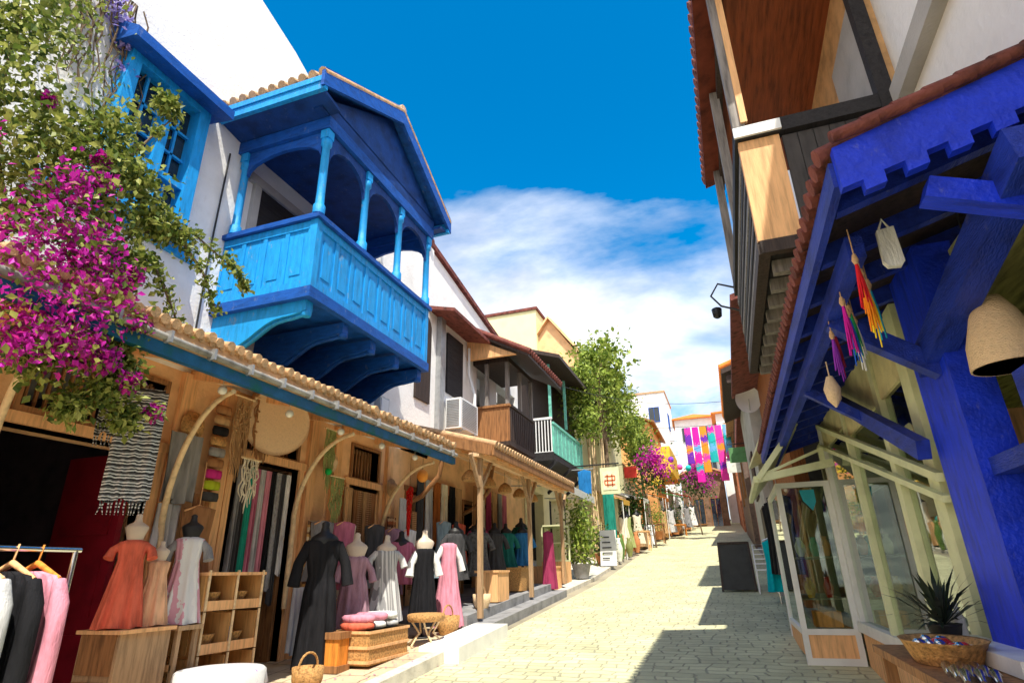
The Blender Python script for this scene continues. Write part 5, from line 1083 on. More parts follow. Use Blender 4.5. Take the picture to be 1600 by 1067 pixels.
# scarves crowding the second doorway
sc_col = [('grey', grey_c), ('charcoal', char_c), ('teal', cloth('sea_green_scarf', (.02, .30, .22))), ('wine', rose_c), ('light grey', lgrey_c), ('dusty pink', pink_c), ('black', black_c), ('mid-grey', mat('marl_scarf', (.36, .36, .37), scale=30)), ('dark', char_c), ('white', white_c)]
for k, (cn, mt) in enumerate(sc_col):
    y = 5.78+.10*k; drape(-5.66, y, y+.088, .05-.35*((k*7) % 3)/2, 1.34, mt, '%s scarf in the second doorway, %s from the left' % (cn, ('first', 'second', 'third', 'fourth', 'fifth', 'sixth', 'seventh', 'eighth', 'ninth', 'tenth')[k]), 'scarf', 'hanging_scarf', 'scarves in the second doorway', seed=60+k, folds=2, depth=.03)
for k in range(5):
    y = 8.22+.135*k; drape(-5.62, y, y+.125, .15+.12*(k % 2), 1.32, (brown_c, pin2, tan_c, pin2, brown_c)[k], '%s fringed throw in the third doorway, %s from the left' % (('brown', 'striped', 'tan', 'fine-striped', 'dark brown')[k], ('first', 'second', 'third', 'fourth', 'fifth')[k]), 'throw', 'fringed_throw', 'throws in the third doorway', seed=80+k, folds=2, depth=.04, fringe=5)
# chilli string and lantern at the fourth bracket
ch_ = thing('chilli_string', 'string of bright red dried peppers by the fourth bamboo bracket', 'pepper string', (-5.0, 8.95, .9))
b = MB()
for k in range(60):
    z = 1.42-.0125*k; a = k*2.4; r_ = .05*(1-k/75); b.tube([(-5.0, 8.95, z), (-5.0+r_*math.cos(a), 8.95+r_*math.sin(a), z-.035), (-5.0+r_*1.3*math.cos(a), 8.95+r_*1.3*math.sin(a), z-.09)], [.006, .015, .003], 5)
b.build('peppers', red_c, ch_); MB().tube([(-5.0, 8.95, 1.42), (-5.0, 8.95, 1.9)], .005).build('cord', brown_c, ch_)
lt = thing('paper_lantern', 'small orange paper lantern hanging near the chilli string', 'lantern', (-4.9, 9.2, 1.52))
b = MB(); b.ball((-4.9, 9.2, 1.62), .10, 14, 1.1); b.build('shade', mat('orange_paper', (.85, .33, .05)), lt); MB().tube([(-4.9, 9.2, 1.72), (-4.9, 9.2, 2.1)], .004).build('cord', metal_black, lt)
for k in range(6):
    y = 9.95+.36*k; cn, mt = (('charcoal', char_c), ('striped', pin), ('rust', cloth('rust_cloth', (.38, .12, .03))), ('cream', cream_c), ('dark', black_c), ('tan', tan_c))[k]
    drape(-5.42, y, y+.28, .55, 1.75, mt, '%s garment hung on the wall behind the canopy mannequins' % cn, 'garment', 'hanging_garment', 'garments on the wall under the canopy', seed=90+k, folds=3, depth=.05)
for k in range(6):
    y = 12.6+.38*k; cn, mt = (('brown', brown_c), ('pale', cream_c), ('wine', maroon_c), ('tan', tan_c), ('slate', grey_c), ('rose', rose_c))[k]
    drape(-5.38, y, y+.28, .8, 1.9, mt, '%s cloth hung at the far part of the canopy wall' % cn, 'garment', 'hanging_garment', 'cloths on the far canopy wall', seed=110+k, folds=3, depth=.05)
# wicker baskets hanging from the rafters of the canopy
for k in range(5):
    y = 10.1+.95*k; t_ = thing('hanging_basket', 'rattan basket lampshade under the canopy, %s from the near end' % ('first', 'second', 'third', 'fourth', 'fifth')[k], 'basket', (-4.4, y, 1.75), 'rattan shades under the canopy')
    b = MB(); b.lathe((-4.4, y, 1.62), [(.14, 0), (.15, .06), (.10, .15), (.03, .2), (.09, .14), (.135, .05)], 14); b.build('shade', rattan, t_); MB().tube([(-4.4, y, 1.82), (-4.4, y, 2.05)], .004).build('cord', metal_black, t_)

# more stock crowding the shop front
for k, (x, y0, y1, z0, z1, mt, lab, fr_) in enumerate(((-5.50, 2.2, 2.6, .2, 1.5, grey_c, 'grey shawl behind the magenta flowers', 8), (-5.48, 5.02, 5.16, -.1, .9, brown_c, 'narrow brown sash beside the pouches', 5), (-5.46, 6.98, 7.18, -.2, .75, stripes('ochre_stripe', [(.55, .30, .10), (.20, .10, .05), (.62, .50, .32)], 8), 'ochre striped runner on the pier right of the second doorway', 6),
    (-5.44, 7.30, 7.52, -.5, .35, cream_c, 'cream knitted runner low on the pier', 6), (-5.46, 7.74, 7.96, .1, 1.3, tan_c, 'tan fringed scarf left of the third doorway', 6), (-5.44, 9.0, 9.28, -.3, .95, stripes('rust_stripe', [(.40, .12, .04), (.55, .38, .22), (.15, .06, .03)], 7), 'rust striped throw right of the third doorway', 8), (-5.42, 9.36, 9.6, .0, 1.3, lgrey_c, 'pale grey shawl at the end of the clothes shop wall', 6),
    (-5.25, 6.55, 6.8, -.85, -.1, lgrey_c, 'folded light grey blanket hanging low in the second doorway', 0), (-5.40, 9.75, 9.95, -.2, 1.1, pin2, 'brown fine-striped towel by the first canopy post', 5))):
    drape(x, y0, y1, z0, z1, mt, lab, 'textile', 'hanging_textile', None, seed=300+k, folds=3, depth=.04, fringe=fr_)
for k, (x, y, m_, lab, pr) in enumerate(((-4.9, 7.35, cloth('mauve_cloth', (.40, .24, .30)), 'mannequin in a mauve layered skirt behind the wicker chest', [(1.2, .1, .07), (1.16, .17, .1), (.95, .14, .1), (.8, .18, .13), (.3, .25, .18)]), (-5.0, 8.75, rose_c, 'mannequin in a rose blouse behind the black pinafore', [(1.35, .09, .07), (1.31, .19, .1), (1.0, .16, .11), (.7, .2, .13)]), (-4.9, 11.7, maroon_c, 'mannequin in a wine tunic in the middle of the canopy', [(1.3, .09, .07), (1.26, .2, .1), (.9, .17, .12), (.4, .24, .17)]))):
    mannequin(lab, (x, y, (gfl(y) if y < 9.3 else gz(y)+.3)), 1.5, pr, m_, seed=330+k, rot=-.8, sleeves=(.3, .05, .08), neck=metal_black if k else True)
for k, (x, y, r_, mt, lab) in enumerate(((-4.15, 8.75, .17, rattan, 'round rattan basket on the kerb beside the pink dress'), (-4.95, 6.9, .16, straw, 'straw basket against the wall behind the wicker chest'), (-4.2, 5.6, .15, rattan, 'small rattan basket by the black dress'), (-4.2, 10.2, .15, straw, 'straw basket on the lower grey step'))):
    z = gfl(y) if y < 9.3 else gz(y)+.3
    t_ = thing('floor_basket', lab, 'basket', (x, y, z)); b = MB(); b.lathe((x, y, z), [(r_*.7, 0), (r_, r_*.7), (r_*1.05, r_*1.5), (r_*.95, r_*1.5), (r_*.6, .02)], 18); b.build('weave', mt, t_)
    b = MB(); b.tube([(x, y+r_*math.cos(a)*1.0, z+r_*1.45+r_*.9*math.sin(a)) for a in [math.pi*i/10 for i in range(11)]], .012, 6); b.build('handle', mt, t_)
b = sheet(-3.99, -3.42, [7.55, 8.0, 9.35], .19, 's', stone_pale, .25); tag(b.build('marble_step', mat('pale_marble', (.78, .78, .76), var=.05, rough=.5)), 'pale marble slab set in the kerb', 'slab', kind='structure')

for k, (x, y, z, cn, mt) in enumerate(((-5.5, 4.86, 1.62, 'dark straw', rattan), (-5.5, 7.40, 1.62, 'pale straw', straw), (-5.48, 9.15, 1.45, 'tan', tan_c))):
    b = MB(); b.lathe((x, y, z), [(.16, 0), (.155, .012), (.08, .02), (.075, .09), (.03, .11)], 22); b.v = [(x+(c_-z)*.9, b_, z+(a_-x)*1.0) for a_, b_, c_ in b.v]; single(b, 'sun_hat', mt, '%s sun hat hooked on the ochre wall above the wares, %s' % (cn, ('by the first bracket', 'by the third bracket', 'by the fourth bracket')[k]), 'hat')
for k in range(5):
    y = 4.1+.95*k; b = MB(); b.tube([(-4.35, y, 1.92), (-4.35, y, 1.72)], .004, 5); b.ball((-4.35, y, 1.68), .045, 10); single(b, 'glass_bulb', mat('frosted_glass', (.75, .72, .62), rough=.2, bump=0), 'round frosted bulb hanging under the eave, %s from the near end' % ('first', 'second', 'third', 'fourth', 'fifth')[k], 'bulb', 'bulbs under the eave')

# a second rank of hanging clothes between the mannequins
hm = [('slate', grey_c), ('rose', rose_c), ('cream', cream_c), ('charcoal', char_c), ('pinstriped', pin), ('mauve', cloth('mauve_voile', (.36, .22, .30))), ('white', white_c), ('brown', brown_c), ('pale blue', cloth('pale_blue_voile', (.30, .42, .50))), ('coral', coral_c), ('black', black_c)]
hs = [(-5.35, 7.15), (-5.2, 7.45), (-5.35, 7.7), (-5.1, 8.1), (-5.3, 8.4), (-5.3, 9.0), (-5.2, 9.3), (-5.35, 5.0), (-5.2, 10.7), (-5.2, 11.4), (-5.15, 12.0)]
for k, ((cn, mt), (x, y)) in enumerate(zip(hm, hs)):
    z = .72 if y < 9.5 else .95; L_ = .75+.12*(k % 3)
    g = thing('hanging_dress', '%s dress hung on the wall in the row behind the mannequins' % cn, 'dress', (x, y, z), 'dresses hung behind the mannequins')
    b = MB(); b.tube([(x, y-.18, z-.03), (x, y, z+.04), (x, y+.18, z-.03)], .01, 6); b.tube([(x, y, z+.04), (x, y, z+.5)], .005, 5); b.build('hanger', tan_wood, g)
    b = garment([(.03, .06, .03), (0, .17, .05), (-.3, .14, .06), (-L_, .22, .10)], nf=8, amp=.11, seed=400+k); move(b, (x, y, z), -.5); b.build('cloth', mt, g)
# ================================================================ PLANTS
boug_leaf = leafmat('bougainvillea_leaf', [(.04, .08, .015), (.13, .19, .03), (.27, .31, .06), (.44, .46, .13), (.17, .24, .04)])
boug_flower = leafmat('bougainvillea_bract', [(.16, .01, .10), (.60, .015, .46), (.72, .04, .58), (.50, .012, .34), (.70, .03, .34)], trans=.4)
tree_leaf = leafmat('tree_leaf', [(.05, .10, .015), (.16, .24, .03), (.32, .42, .06), (.46, .54, .12), (.12, .20, .03)])
dark_leaf = leafmat('shrub_leaf', [(.015, .05, .012), (.04, .10, .02), (.08, .16, .03)])
BG = thing('bougainvillea', 'large bougainvillea with green leaves and magenta flowers spilling over the eave at left', 'climbing plant', (-4.9, 1.6, gfl(1.6)))
stems = [[(-4.9, 1.6, gfl(1.6)), (-4.95, 1.75, .2), (-4.75, 2.0, 1.4), (-4.6, 2.2, 2.4), (-4.5, 2.4, 3.2), (-4.45, 2.5, 3.9)], [(-4.75, 2.0, 1.4), (-4.6, 2.5, 2.0), (-4.45, 3.0, 2.8), (-4.35, 3.4, 3.05), (-4.3, 3.9, 2.9)],
         [(-4.6, 2.2, 2.4), (-4.6, 1.9, 3.1), (-4.6, 1.8, 4.3), (-4.6, 1.9, 5.0)], [(-4.5, 2.4, 3.2), (-4.4, 2.75, 3.4), (-4.4, 3.05, 4.1)], [(-4.45, 2.8, 2.5), (-4.35, 3.1, 2.6), (-4.3, 3.3, 2.3), (-4.28, 3.5, 2.0)],
         [(-4.45, 2.9, 2.1), (-4.4, 3.0, 1.7), (-4.3, 3.3, 1.3)], [(-4.35, 3.35, 2.9), (-4.3, 3.6, 2.68), (-4.3, 3.8, 2.4)]]
for i, s_ in enumerate(stems): MB().tube(s_, [.06 if i == 0 else .018]+[.02 if i == 0 else .012]*(len(s_)-2)+[.006], 7).build('stem', bark, BG)
# (centre, relative size) of the leaf clumps
gc = [((-4.55, 1.86, 3.95), 1.1), ((-4.5, 1.75, 3.44), 1.2), ((-4.5, 1.95, 4.35), 1.1), ((-4.6, 1.8, 4.8), 1.1), ((-4.4, 2.07, 3.15), 1.2), ((-4.5, 2.3, 3.35), 1), ((-4.4, 2.55, 3.55), .8), ((-4.4, 2.95, 4.15), .35),
      ((-4.5, 2.04, 2.77), 1.1), ((-4.4, 2.4, 2.98), 1.1), ((-4.4, 2.62, 3.2), .9), ((-4.4, 2.88, 3.25), .7), ((-4.5, 2.23, 2.57), 1), ((-4.4, 2.66, 2.79), 1), ((-4.4, 3.05, 2.99), .6), ((-4.4, 3.25, 2.95), .45), ((-4.4, 2.7, 2.4), .9), ((-4.4, 2.97, 2.45), .6),
      ((-4.4, 2.95, 1.84), .7), ((-4.35, 3.08, 1.6), .55), ((-4.35, 3.01, 1.38), .5), ((-4.35, 3.2, 1.2), .35), ((-4.4, 2.8, 1.2), .4), ((-4.45, 2.5, 1.5), .6), ((-4.6, 1.7, 3.9), 1.2), ((-4.6, 1.6, 3.2), 1.3)]
def along(pts, n, sc):
    o = []
    for i in range(n):
        t = i/(n-1)*(len(pts)-1); k = min(int(t), len(pts)-2); p = Vector(pts[k]).lerp(Vector(pts[k+1]), t-k); o.append((tuple(p), sc))
    return o
gc2 = along(stems[1][2:], 8, .26) + along(stems[4], 9, .22) + along(stems[6], 6, .2) + along(stems[3], 6, .24) + along([(-4.3, 3.9, 2.95), (-4.28, 4.05, 2.85), (-4.28, 4.1, 2.75)], 4, .16) + along([(-4.3, 3.5, 2.0), (-4.28, 3.52, 1.85)], 2, .14)
b = MB(); leaves(b, 7500, clumps(gc, .135), .062); leaves(b, 5000, clumps(gc, .10), .042); leaves(b, 1500, clumps(gc, .19), .07); leaves(b, 2100, clumps(gc2, .16), .05); b.build('foliage', boug_leaf, BG)
mc = [((-4.35, 1.75, 2.8), .5), ((-4.2, 2.3, 2.75), .8), ((-4.2, 2.21, 2.37), 1.3), ((-4.2, 2.1, 2.1), 1.3), ((-4.2, 2.5, 2.38), .9), ((-4.2, 2.23, 1.95), 1.3), ((-4.2, 2.42, 2.05), 1.3), ((-4.2, 2.62, 2.2), .9), ((-4.2, 2.27, 1.7), 1.2), ((-4.2, 2.5, 1.8), 1.2), ((-4.2, 2.7, 1.93), .9), ((-4.2, 2.43, 1.55), .9), ((-4.2, 2.82, 2.12), .5), ((-4.2, 2.64, 1.6), .8), ((-4.2, 2.84, 1.55), .4), ((-4.2, 2.25, 1.48), .7), ((-4.2, 3.01, 1.9), .35), ((-4.2, 3.05, 1.45), .3), ((-4.25, 3.36, 1.28), .22), ((-4.2, 2.5, 2.9), .25), ((-4.2, 2.9, 2.3), .2), ((-4.25, 2.0, 3.3), .12), ((-4.25, 2.45, 3.1), .15)]
b = MB(); leaves(b, 1500, clumps(mc, .15), .055); b.build('inner_foliage', boug_leaf, BG)
b = MB(); leaves(b, 5600, clumps(mc, .105), .05, flat=0); b.build('blossoms', boug_flower, BG)
# bare twigs with mauve blossoms on the upper wall
WS = thing('wisteria_vine', 'thin bare vine twigs with a few mauve blossoms against the white wall above the window', 'climbing plant', (-5.5, 2.8, 4.4))
rnd = random.Random(5)
for k in range(26):
    y = 2.45+rnd.uniform(0, .75); z = 6.1; p = [(-5.5, y, z)]
    for j in range(9): y += rnd.uniform(-.05, .085); z -= rnd.uniform(.10, .22); p.append((-5.5+rnd.uniform(-.05, .05), y, z))
    MB().tube(p, [.010]*5+[.007]*4+[.004], 5).build('twig', bark, WS)
b = MB(); leaves(b, 260, clumps([((-5.48, 2.98, 5.75), .8), ((-5.48, 3.1, 5.5), .6), ((-5.48, 3.15, 5.2), .4), ((-5.48, 2.8, 5.9), .6)], .10), .07); b.build('blossoms', leafmat('mauve_petal', [(.30, .24, .60), (.45, .38, .75), (.22, .16, .5)]), WS)
b = MB(); leaves(b, 420, clumps([((-5.48, 2.7, 4.9), 1), ((-5.48, 3.0, 4.7), 1), ((-5.48, 2.6, 5.6), 1)], .16), .045); b.build('leaves', boug_leaf, WS)

def tree(name, label, base, crown, n, size, m, sig=.5, trunk_r=.12, cat='tree', fr=None):
    g = thing(name, label, cat, base); bx_, by_, bz_ = base
    top = max(c[0][2] for c in crown)
    cx_ = sum(c[0][0] for c in crown)/len(crown); cy_ = sum(c[0][1] for c in crown)/len(crown); cz_ = sum(c[0][2] for c in crown)/len(crown)
    MB().tube([(bx_, by_, bz_), (bx_+.05, by_, (bz_*2+cz_)/3), ((bx_+cx_)/2, (by_+cy_)/2, (bz_+2*cz_)/3), (cx_, cy_, cz_)], [trunk_r, trunk_r*.8, trunk_r*.6, trunk_r*.3], 9).build('trunk', bark, g)
    for c, s_ in crown[::2]: MB().tube([((bx_+cx_)/2, (by_+cy_)/2, (bz_+2*cz_)/3), ((cx_+c[0])/2+.1, (cy_+c[1])/2, (cz_+c[2])/2-.1), c], [trunk_r*.4, trunk_r*.25, .01], 6).build('limb', bark, g)
    b = MB(); leaves(b, n, clumps(crown, sig), size); b.build('crown', m, g)
    return g
crown = [((-4.5, 21, 7.0), .6), ((-4.6, 21.3, 6.2), .8), ((-4.5, 21, 5.2), .6), ((-4.3, 23.5, 7.2), .9), ((-4.3, 23.8, 6.0), 1.1), ((-4.0, 25.5, 6.6), 1.0), ((-3.8, 26.5, 7.4), .7), ((-3.9, 27, 5.9), .9), ((-4.3, 22, 8.0), .4), ((-3.9, 26, 8.3), .35)]
tree('street_tree', 'big leafy green tree rising between the teal balcony and the orange house', (-4.3, 23.6, gfl(23.6)), crown, 9500, .15, tree_leaf, .44, .14)
crown = [((-3.9, 30.5, 7.2), .7), ((-3.9, 31, 6.4), .8), ((-3.9, 31, 5.6), .6), ((-3.8, 32, 6.4), .6)]
tree('street_tree', 'smaller green tree just up the street from the big one', (-3.9, 31.5, gfl(31.5)), crown, 3800, .16, tree_leaf, .45, .10)
# feathery bamboo shoots in the big tree's top
bb = thing('bamboo_clump', 'tall feathery bamboo shoots sticking out above the big green tree', 'bamboo', (-4.6, 24.2, gfl(24)))
rnd = random.Random(9)
for k in range(16):
    x = -4.6+rnd.uniform(-.4, .4); y = 23.6+rnd.uniform(-.6, 1.8); h_ = 8.6+rnd.uniform(-.6, 1.2); dx = rnd.uniform(-.5, .7)
    p = [(x, y, gz(y)), (x+dx*.2, y, 4), (x+dx*.6, y, h_-1), (x+dx, y, h_)]
    s_ = MB().tube(p, [.03, .025, .015, .006], 6).build('cane', bamboo_m, bb)
b = MB(); leaves(b, 1800, lambda: (lambda t: (-4.6+random.gauss(.1+.25*t, .35+.25*t), 24.3+random.gauss(0, .9), 6.8+2.6*t))(random.random()), .26, droop=.15); b.build('leaves', tree_leaf, bb)
def potted(label, x, y, r, h, nl, m=dark_leaf, pm=terracotta, size=.09, grp=None):
    z = gz(y)+.12; g = thing('potted_plant', label, 'potted plant', (x, y, z), grp)
    b = MB(); b.lathe((x, y, z), [(r*.5, 0), (r*.75, r*1.0), (r*.85, r*1.02), (r*.7, r*1.0)], 14); b.build('pot', pm, g)
    b = MB(); b.tube([(x, y, z+r), (x+.02, y, z+h*.6)], .015, 6); b.build('stem', bark, g)
    b = MB(); leaves(b, nl, lambda: (x+random.gauss(0, r*.55), y+random.gauss(0, r*.55), z+r+abs(random.gauss(h*.45, h*.25))), size); b.build('foliage', m, g)
potted('tall bushy green plant beside the glazed cupboard', -4.15, 17.6, .38, 1.9, 1500, tree_leaf, stone_grey, .11)
potted('low green shrub in a pot by the easel sign', -4.3, 21.5, .35, 1.0, 600)
potted('round green shrub in front of the terracotta shop front', -4.1, 28.5, .55, 2.2, 1500, dark_leaf, terracotta, .13)
potted('small leafy plant by the tan doorway up the street', -4.0, 26.5, .3, .9, 400)
potted('potted palm-like shrub near the brown table up the street', -3.6, 33.5, .4, 1.5, 700, tree_leaf)
potted('leafy shrub in a pot far up on the left', -3.0, 37.5, .4, 1.6, 600)
potted('small shrub in a pot near the top of the left row', -2.6, 42.5, .4, 1.4, 400)
# pink bougainvillea up the street
for k, (x, y, z, s_, lab) in enumerate(((-3.3, 29.5, 4.9, .8, 'magenta bougainvillea hanging beside the square sign up the street'), (-1.5, 38.0, 5.4, .9, 'bright pink bougainvillea under the hanging rugs'))):
    g = thing('flowering_climber', lab, 'climbing plant', (x, y, gz(y)))
    MB().tube([(x, y, gz(y)), (x-.2, y, z-1.5), (x, y, z)], [.05, .03, .01], 6).build('stem', bark, g)
    b = MB(); leaves(b, 700, clumps([((x, y, z), s_), ((x+.6, y, z-.3), s_*.8), ((x+.3, y, z+.35), s_*.7)], .42), .15); b.build('blossoms', boug_flower, g)
    b = MB(); leaves(b, 700, clumps([((x-.2, y+.2, z-.2), s_), ((x+.3, y+.2, z-.9), s_), ((x-.5, y, z-.8), s_)], .45), .15); b.build('foliage', dark_leaf, g)

# ================================================================ SIGNS, RUGS AND THINGS UP THE STREET
sg = thing('hanging_sign', 'square cream sign with a red grid emblem hanging on an arm over the pavement', 'sign', (-3.55, 20, 2.4))
MB().box(-3.86, -3.22, 19.97, 20.03, 2.42, 3.30).build('board', cream_paint, sg)
b = MB(); b.box(-3.78, -3.30, 19.955, 19.97, 2.55, 3.16); b.build('sign_field', mat('sign_field', (.74, .70, .48), bump=0), sg)
em = mat('sign_red', (.60, .14, .05), bump=0); cx_ = -3.54; cz_ = 2.86
for (a, c, d, e) in ((-.17, .17, .12, .16), (-.17, .17, -.02, .02), (-.17, .17, -.16, -.12), (-.10, -.06, -.2, .2), (.06, .10, -.2, .2), (-.19, -.155, -.12, .02), (.155, .19, .0, .14)):
    MB().box(cx_+a, cx_+c, 19.945, 19.9545, cz_+d, cz_+e).build('emblem_stroke', em, sg)
b = MB(); b.tube([(-5.1, 20, 3.42), (-3.2, 20, 3.42)], .025); b.tube([(-3.75, 20, 3.42), (-3.75, 20, 3.3)], .012); b.tube([(-3.3, 20, 3.42), (-3.3, 20, 3.3)], .012); b.build('arm', metal_black, sg)
bn = thing('blue_banner', 'blue cloth banner hanging left of the square sign', 'banner', (-4.3, 19.5, 2.4))
b = garment([(3.2, .02, .02), (3.15, .22, .03), (2.7, .22, .04), (2.35, .2, .05)], nf=5, amp=.08, seed=77); move(b, (-4.3, 19.5, 0), math.pi/2); b.build('cloth', cloth('banner_blue', (.02, .16, .42)), bn)
MB().tube([(-4.8, 19.5, 3.22), (-4.0, 19.5, 3.22)], .015).build('rod', metal_grey, bn)
for k, (y, w_, h_, m_, lab) in enumerate(((21.0, .55, 1.15, white_paint, 'white easel board leaning outward by the green shrub'), (30.0, .5, .9, metal_white, 'white pavement sign farther up the left side'))):
    g = thing('easel_sign', lab, 'sign board', (-3.9, y, gz(y)+.1)); z = gz(y)+.11; x = -3.95 if k == 0 else -3.6
    b = MB(); b.beam((x, y-.22, z), (x, y, z+h_), w_, .03, up=(0, 1, .3)); b.build('panel', m_, g)
    b = MB(); b.beam((x-w_*.35, y+.3, z), (x-w_*.35, y+.01, z+h_*.95), .03, .03); b.build('back_leg', grey_wood, g)
    for q in range(5): MB().box(x-w_*.35, x+w_*(.1+.06*(q*7 % 4)), y-.235+.035*q, y-.225+.035*q, z+.22+q*.17, z+.26+q*.17).build('chalk_line', char_c, g)
tcv = thing('teal_curtain', 'long teal cloth hanging under the square sign', 'curtain', (-4.2, 23.3, gz(23)))
b = garment([(3.0, .02, .03), (2.95, .22, .06), (1.6, .22, .07), (.75, .25, .08)], nf=6, amp=.09, seed=71); move(b, (-4.2, 23.0, 0), math.pi/2); b.build('cloth', cloth('sea_teal', (.02, .22, .17)), tcv)
# rugs strung across the street
ln_ = thing('overhead_line', 'thin line strung across the street carrying coloured rugs', 'cable', (-.5, 33, 7.3))
MB().tube([(-4.6, 33, 7.5), (-1.8, 33, 7.33), (-.4, 33, 7.28), (.9, 33, 7.35)], .015, 6).build('line', metal_black, ln_)
rug_c = [('purple', (.16, .03, .42)), ('magenta', (.75, .02, .38)), ('orange', (.85, .28, .03)), ('teal', (.02, .42, .45)), ('hot pink', (.85, .05, .40)), ('sky blue', (.15, .40, .75))]
for k, (cn, cv) in enumerate(rug_c):
    x0_ = -1.55+.40*k; m_ = stripes('rug_'+cn.replace(' ', '_'), [cv, cv, cv, rug_c[(k+2) % 6][1], cv, cv, rug_c[(k+4) % 6][1], cv, cv, cv], .30, 'z', wob=.25)
    b = garment([(7.26, .17, .02), (6.6, .18, .03), (6.0-.3*(k % 3), .18, .035), (5.3-.5*((k*2) % 3), .19, .04)], nf=4, amp=.06, seed=k); move(b, (x0_+.18, 33, 0), math.pi/2)
    single(b, 'hanging_rug', m_, '%s striped rug on the line across the street' % cn, 'rug', 'rugs on the line')
def simple_table(label, x, y, w_, d_, h_, m):
    z = gz(y)+.11; g = thing('side_table', label, 'table', (x, y, z))
    MB().box(x-w_/2, x+w_/2, y-d_/2, y+d_/2, z+h_-.04, z+h_).build('tabletop', m, g)
    for sx in (-1, 1):
        for sy in (-1, 1): px_, py_ = x+sx*(w_/2-.05), y+sy*(d_/2-.05); MB().box(px_-.025, px_+.025, py_-.025, py_+.025, z, z+h_-.04).build('leg', m, g)
simple_table('brown wooden table outside the terracotta shop front', -3.35, 30.6, .8, .8, .9, brown_wood)
simple_table('small tan table near the cream shop front', -3.5, 26.6, .6, .7, .8, tan_wood)
simple_table('orange-brown low table far up the left side', -2.7, 36.0, .9, 1.0, .6, orange_wood)
for k, (x, y, m_, cn) in enumerate(((-3.3, 34.6, tan_c, 'tan'), (-3.0, 35.6, lgrey_c, 'pale grey'), (-2.7, 39.0, white_c, 'white'), (-2.4, 40.6, grey_c, 'grey'), (-2.2, 43.0, white_c, 'cream white'), (-2.0, 45.5, char_c, 'dark'), (-4.0, 24.8, cream_c, 'cream'), (-3.95, 25.4, sage_c, 'sage'), (-3.8, 27.4, cream_c, 'pale straw'))):
    mannequin('%s dress displayed on a stand, %s up the left pavement' % (cn, ('far', 'farther', 'well', 'a long way', 'near the top', 'almost at the top', 'past the sign', 'just past the sign', 'by the tan doorway')[k]), (x, y, gz(y)+.1), 1.7, [(1.5, .08, .06), (1.45, .2, .1), (1.1, .16, .11), (.25, .3, .2)], m_, seed=200+k, rot=-1.0, neck=metal_black)
for k, (x, y, r_, h_, m_, lab) in enumerate(((-3.85, 22.4, .14, .8, pc[4], 'tall pale vase by the teal cloth'), (-3.9, 23.3, .13, .9, mat('green_glaze', (.10, .18, .04), rough=.3), 'tall green vase beside the teal cloth'), (-3.75, 24.2, .15, .7, mat('olive_glaze', (.22, .24, .08), rough=.3), 'olive vase behind the green one'), (-3.7, 25.9, .16, .8, terracotta, 'terracotta amphora up the pavement'), (-3.0, 38.2, .25, .7, terracotta, 'large terracotta jar far up the pavement'))):
    pot('tall_vase', x, y, gz(y)+.11, r_, h_, m_, lab, 'vase')
# dark clothes at the brown house, teal garment
for k, (y, m_, cn) in enumerate(((11.0, char_c, 'charcoal'), (12.0, black_c, 'black'), (12.9, black_c, 'black hooded'))):
    g = thing('dark_coat', '%s coat hung outside the brown boarded house, %s' % (cn, ('nearest', 'middle one', 'farthest')[k]), 'coat', (.85, y, .2), 'dark coats on the right side')
    b = garment([(1.15, .05, .04), (1.1, .2, .08), (.6, .18, .09), (-.1, .22, .1)], nf=6, amp=.09, seed=130+k); move(b, (.86, y, 0), 1.9); b.build('cloth', m_, g); MB().tube([(.86, y, 1.1), (.86, y, 1.72)], .006).build('hanger_hook', metal_grey, g)
tg = thing('teal_dress', 'bright teal and blue dress hanging by the glass vitrine', 'dress', (.74, 13.0, -.4))
b = garment([(.52, .05, .03), (.47, .17, .06), (.1, .15, .07), (-.42, .2, .09)], nf=6, amp=.1, seed=141); move(b, (.74, 13.0, 0), math.pi/2); b.build('cloth', stripes('teal_blue_cloth', [(.0, .42, .48), (.0, .42, .48), (.02, .20, .55), (.0, .35, .45)], 2.2, 'x', wob=.4), tg)
b = MB(); b.tube([(.74, 13.0, gz(13)), (.74, 13.0, .58)], .015); b.tube([(.58, 13.0, .5), (.74, 13.0, .56), (.90, 13.0, .5)], .01); b.build('stand', chrome, tg)
rl = thing('shoe_rack', 'small white slatted rack between the chair and the teal dress', 'rack', (.95, 14.0, gz(14)+.08))
b = MB()
for q in range(4): b.box(.86, 1.03, 13.6, 14.4, gz(14)+.15+q*.25, gz(14)+.17+q*.25)
for y in (13.6, 14.38): b.box(.86, .88, y, y+.02, gz(14)+.05, gz(14)+1.0); b.box(1.01, 1.03, y, y+.02, gz(14)+.05, gz(14)+1.0)
b.build('shelves', metal_white, rl)
# wires above the street
for k, (p, q, sag) in enumerate((((-5.6, 16.9, 6.0), (1.0, 19, 4.9), .5), ((-5.1, 31.5, 5.4), (.95, 30, 6.2), .4))):
    b = MB(); n = 14; b.tube([tuple(Vector(p).lerp(Vector(q), i/n)-Vector((0, 0, sag*math.sin(math.pi*i/n)))) for i in range(n+1)], .008, 5)
    single(b, 'overhead_wire', metal_black, 'thin black wire crossing the street, %s one' % ('nearer' if k == 0 else 'farther'), 'wire')
# a swag of ivy on the big tree's wall and shrubs at its foot, lamp
lp = thing('wall_lamp', 'small black wall lamp on the orange timber house', 'lamp', (-3.95, 39.2, 4.6))
b = MB(); b.tube([(-4.0, 39.3, 5.0), (-3.7, 39.2, 5.1), (-3.6, 39.2, 4.9)], .02); b.build('arm', metal_black, lp); b = MB(); b.lathe((-3.6, 39.2, 4.55), [(.08, 0), (.13, .25), (.15, .3), (.02, .4)], 8); b.build('lantern', metal_black, lp)

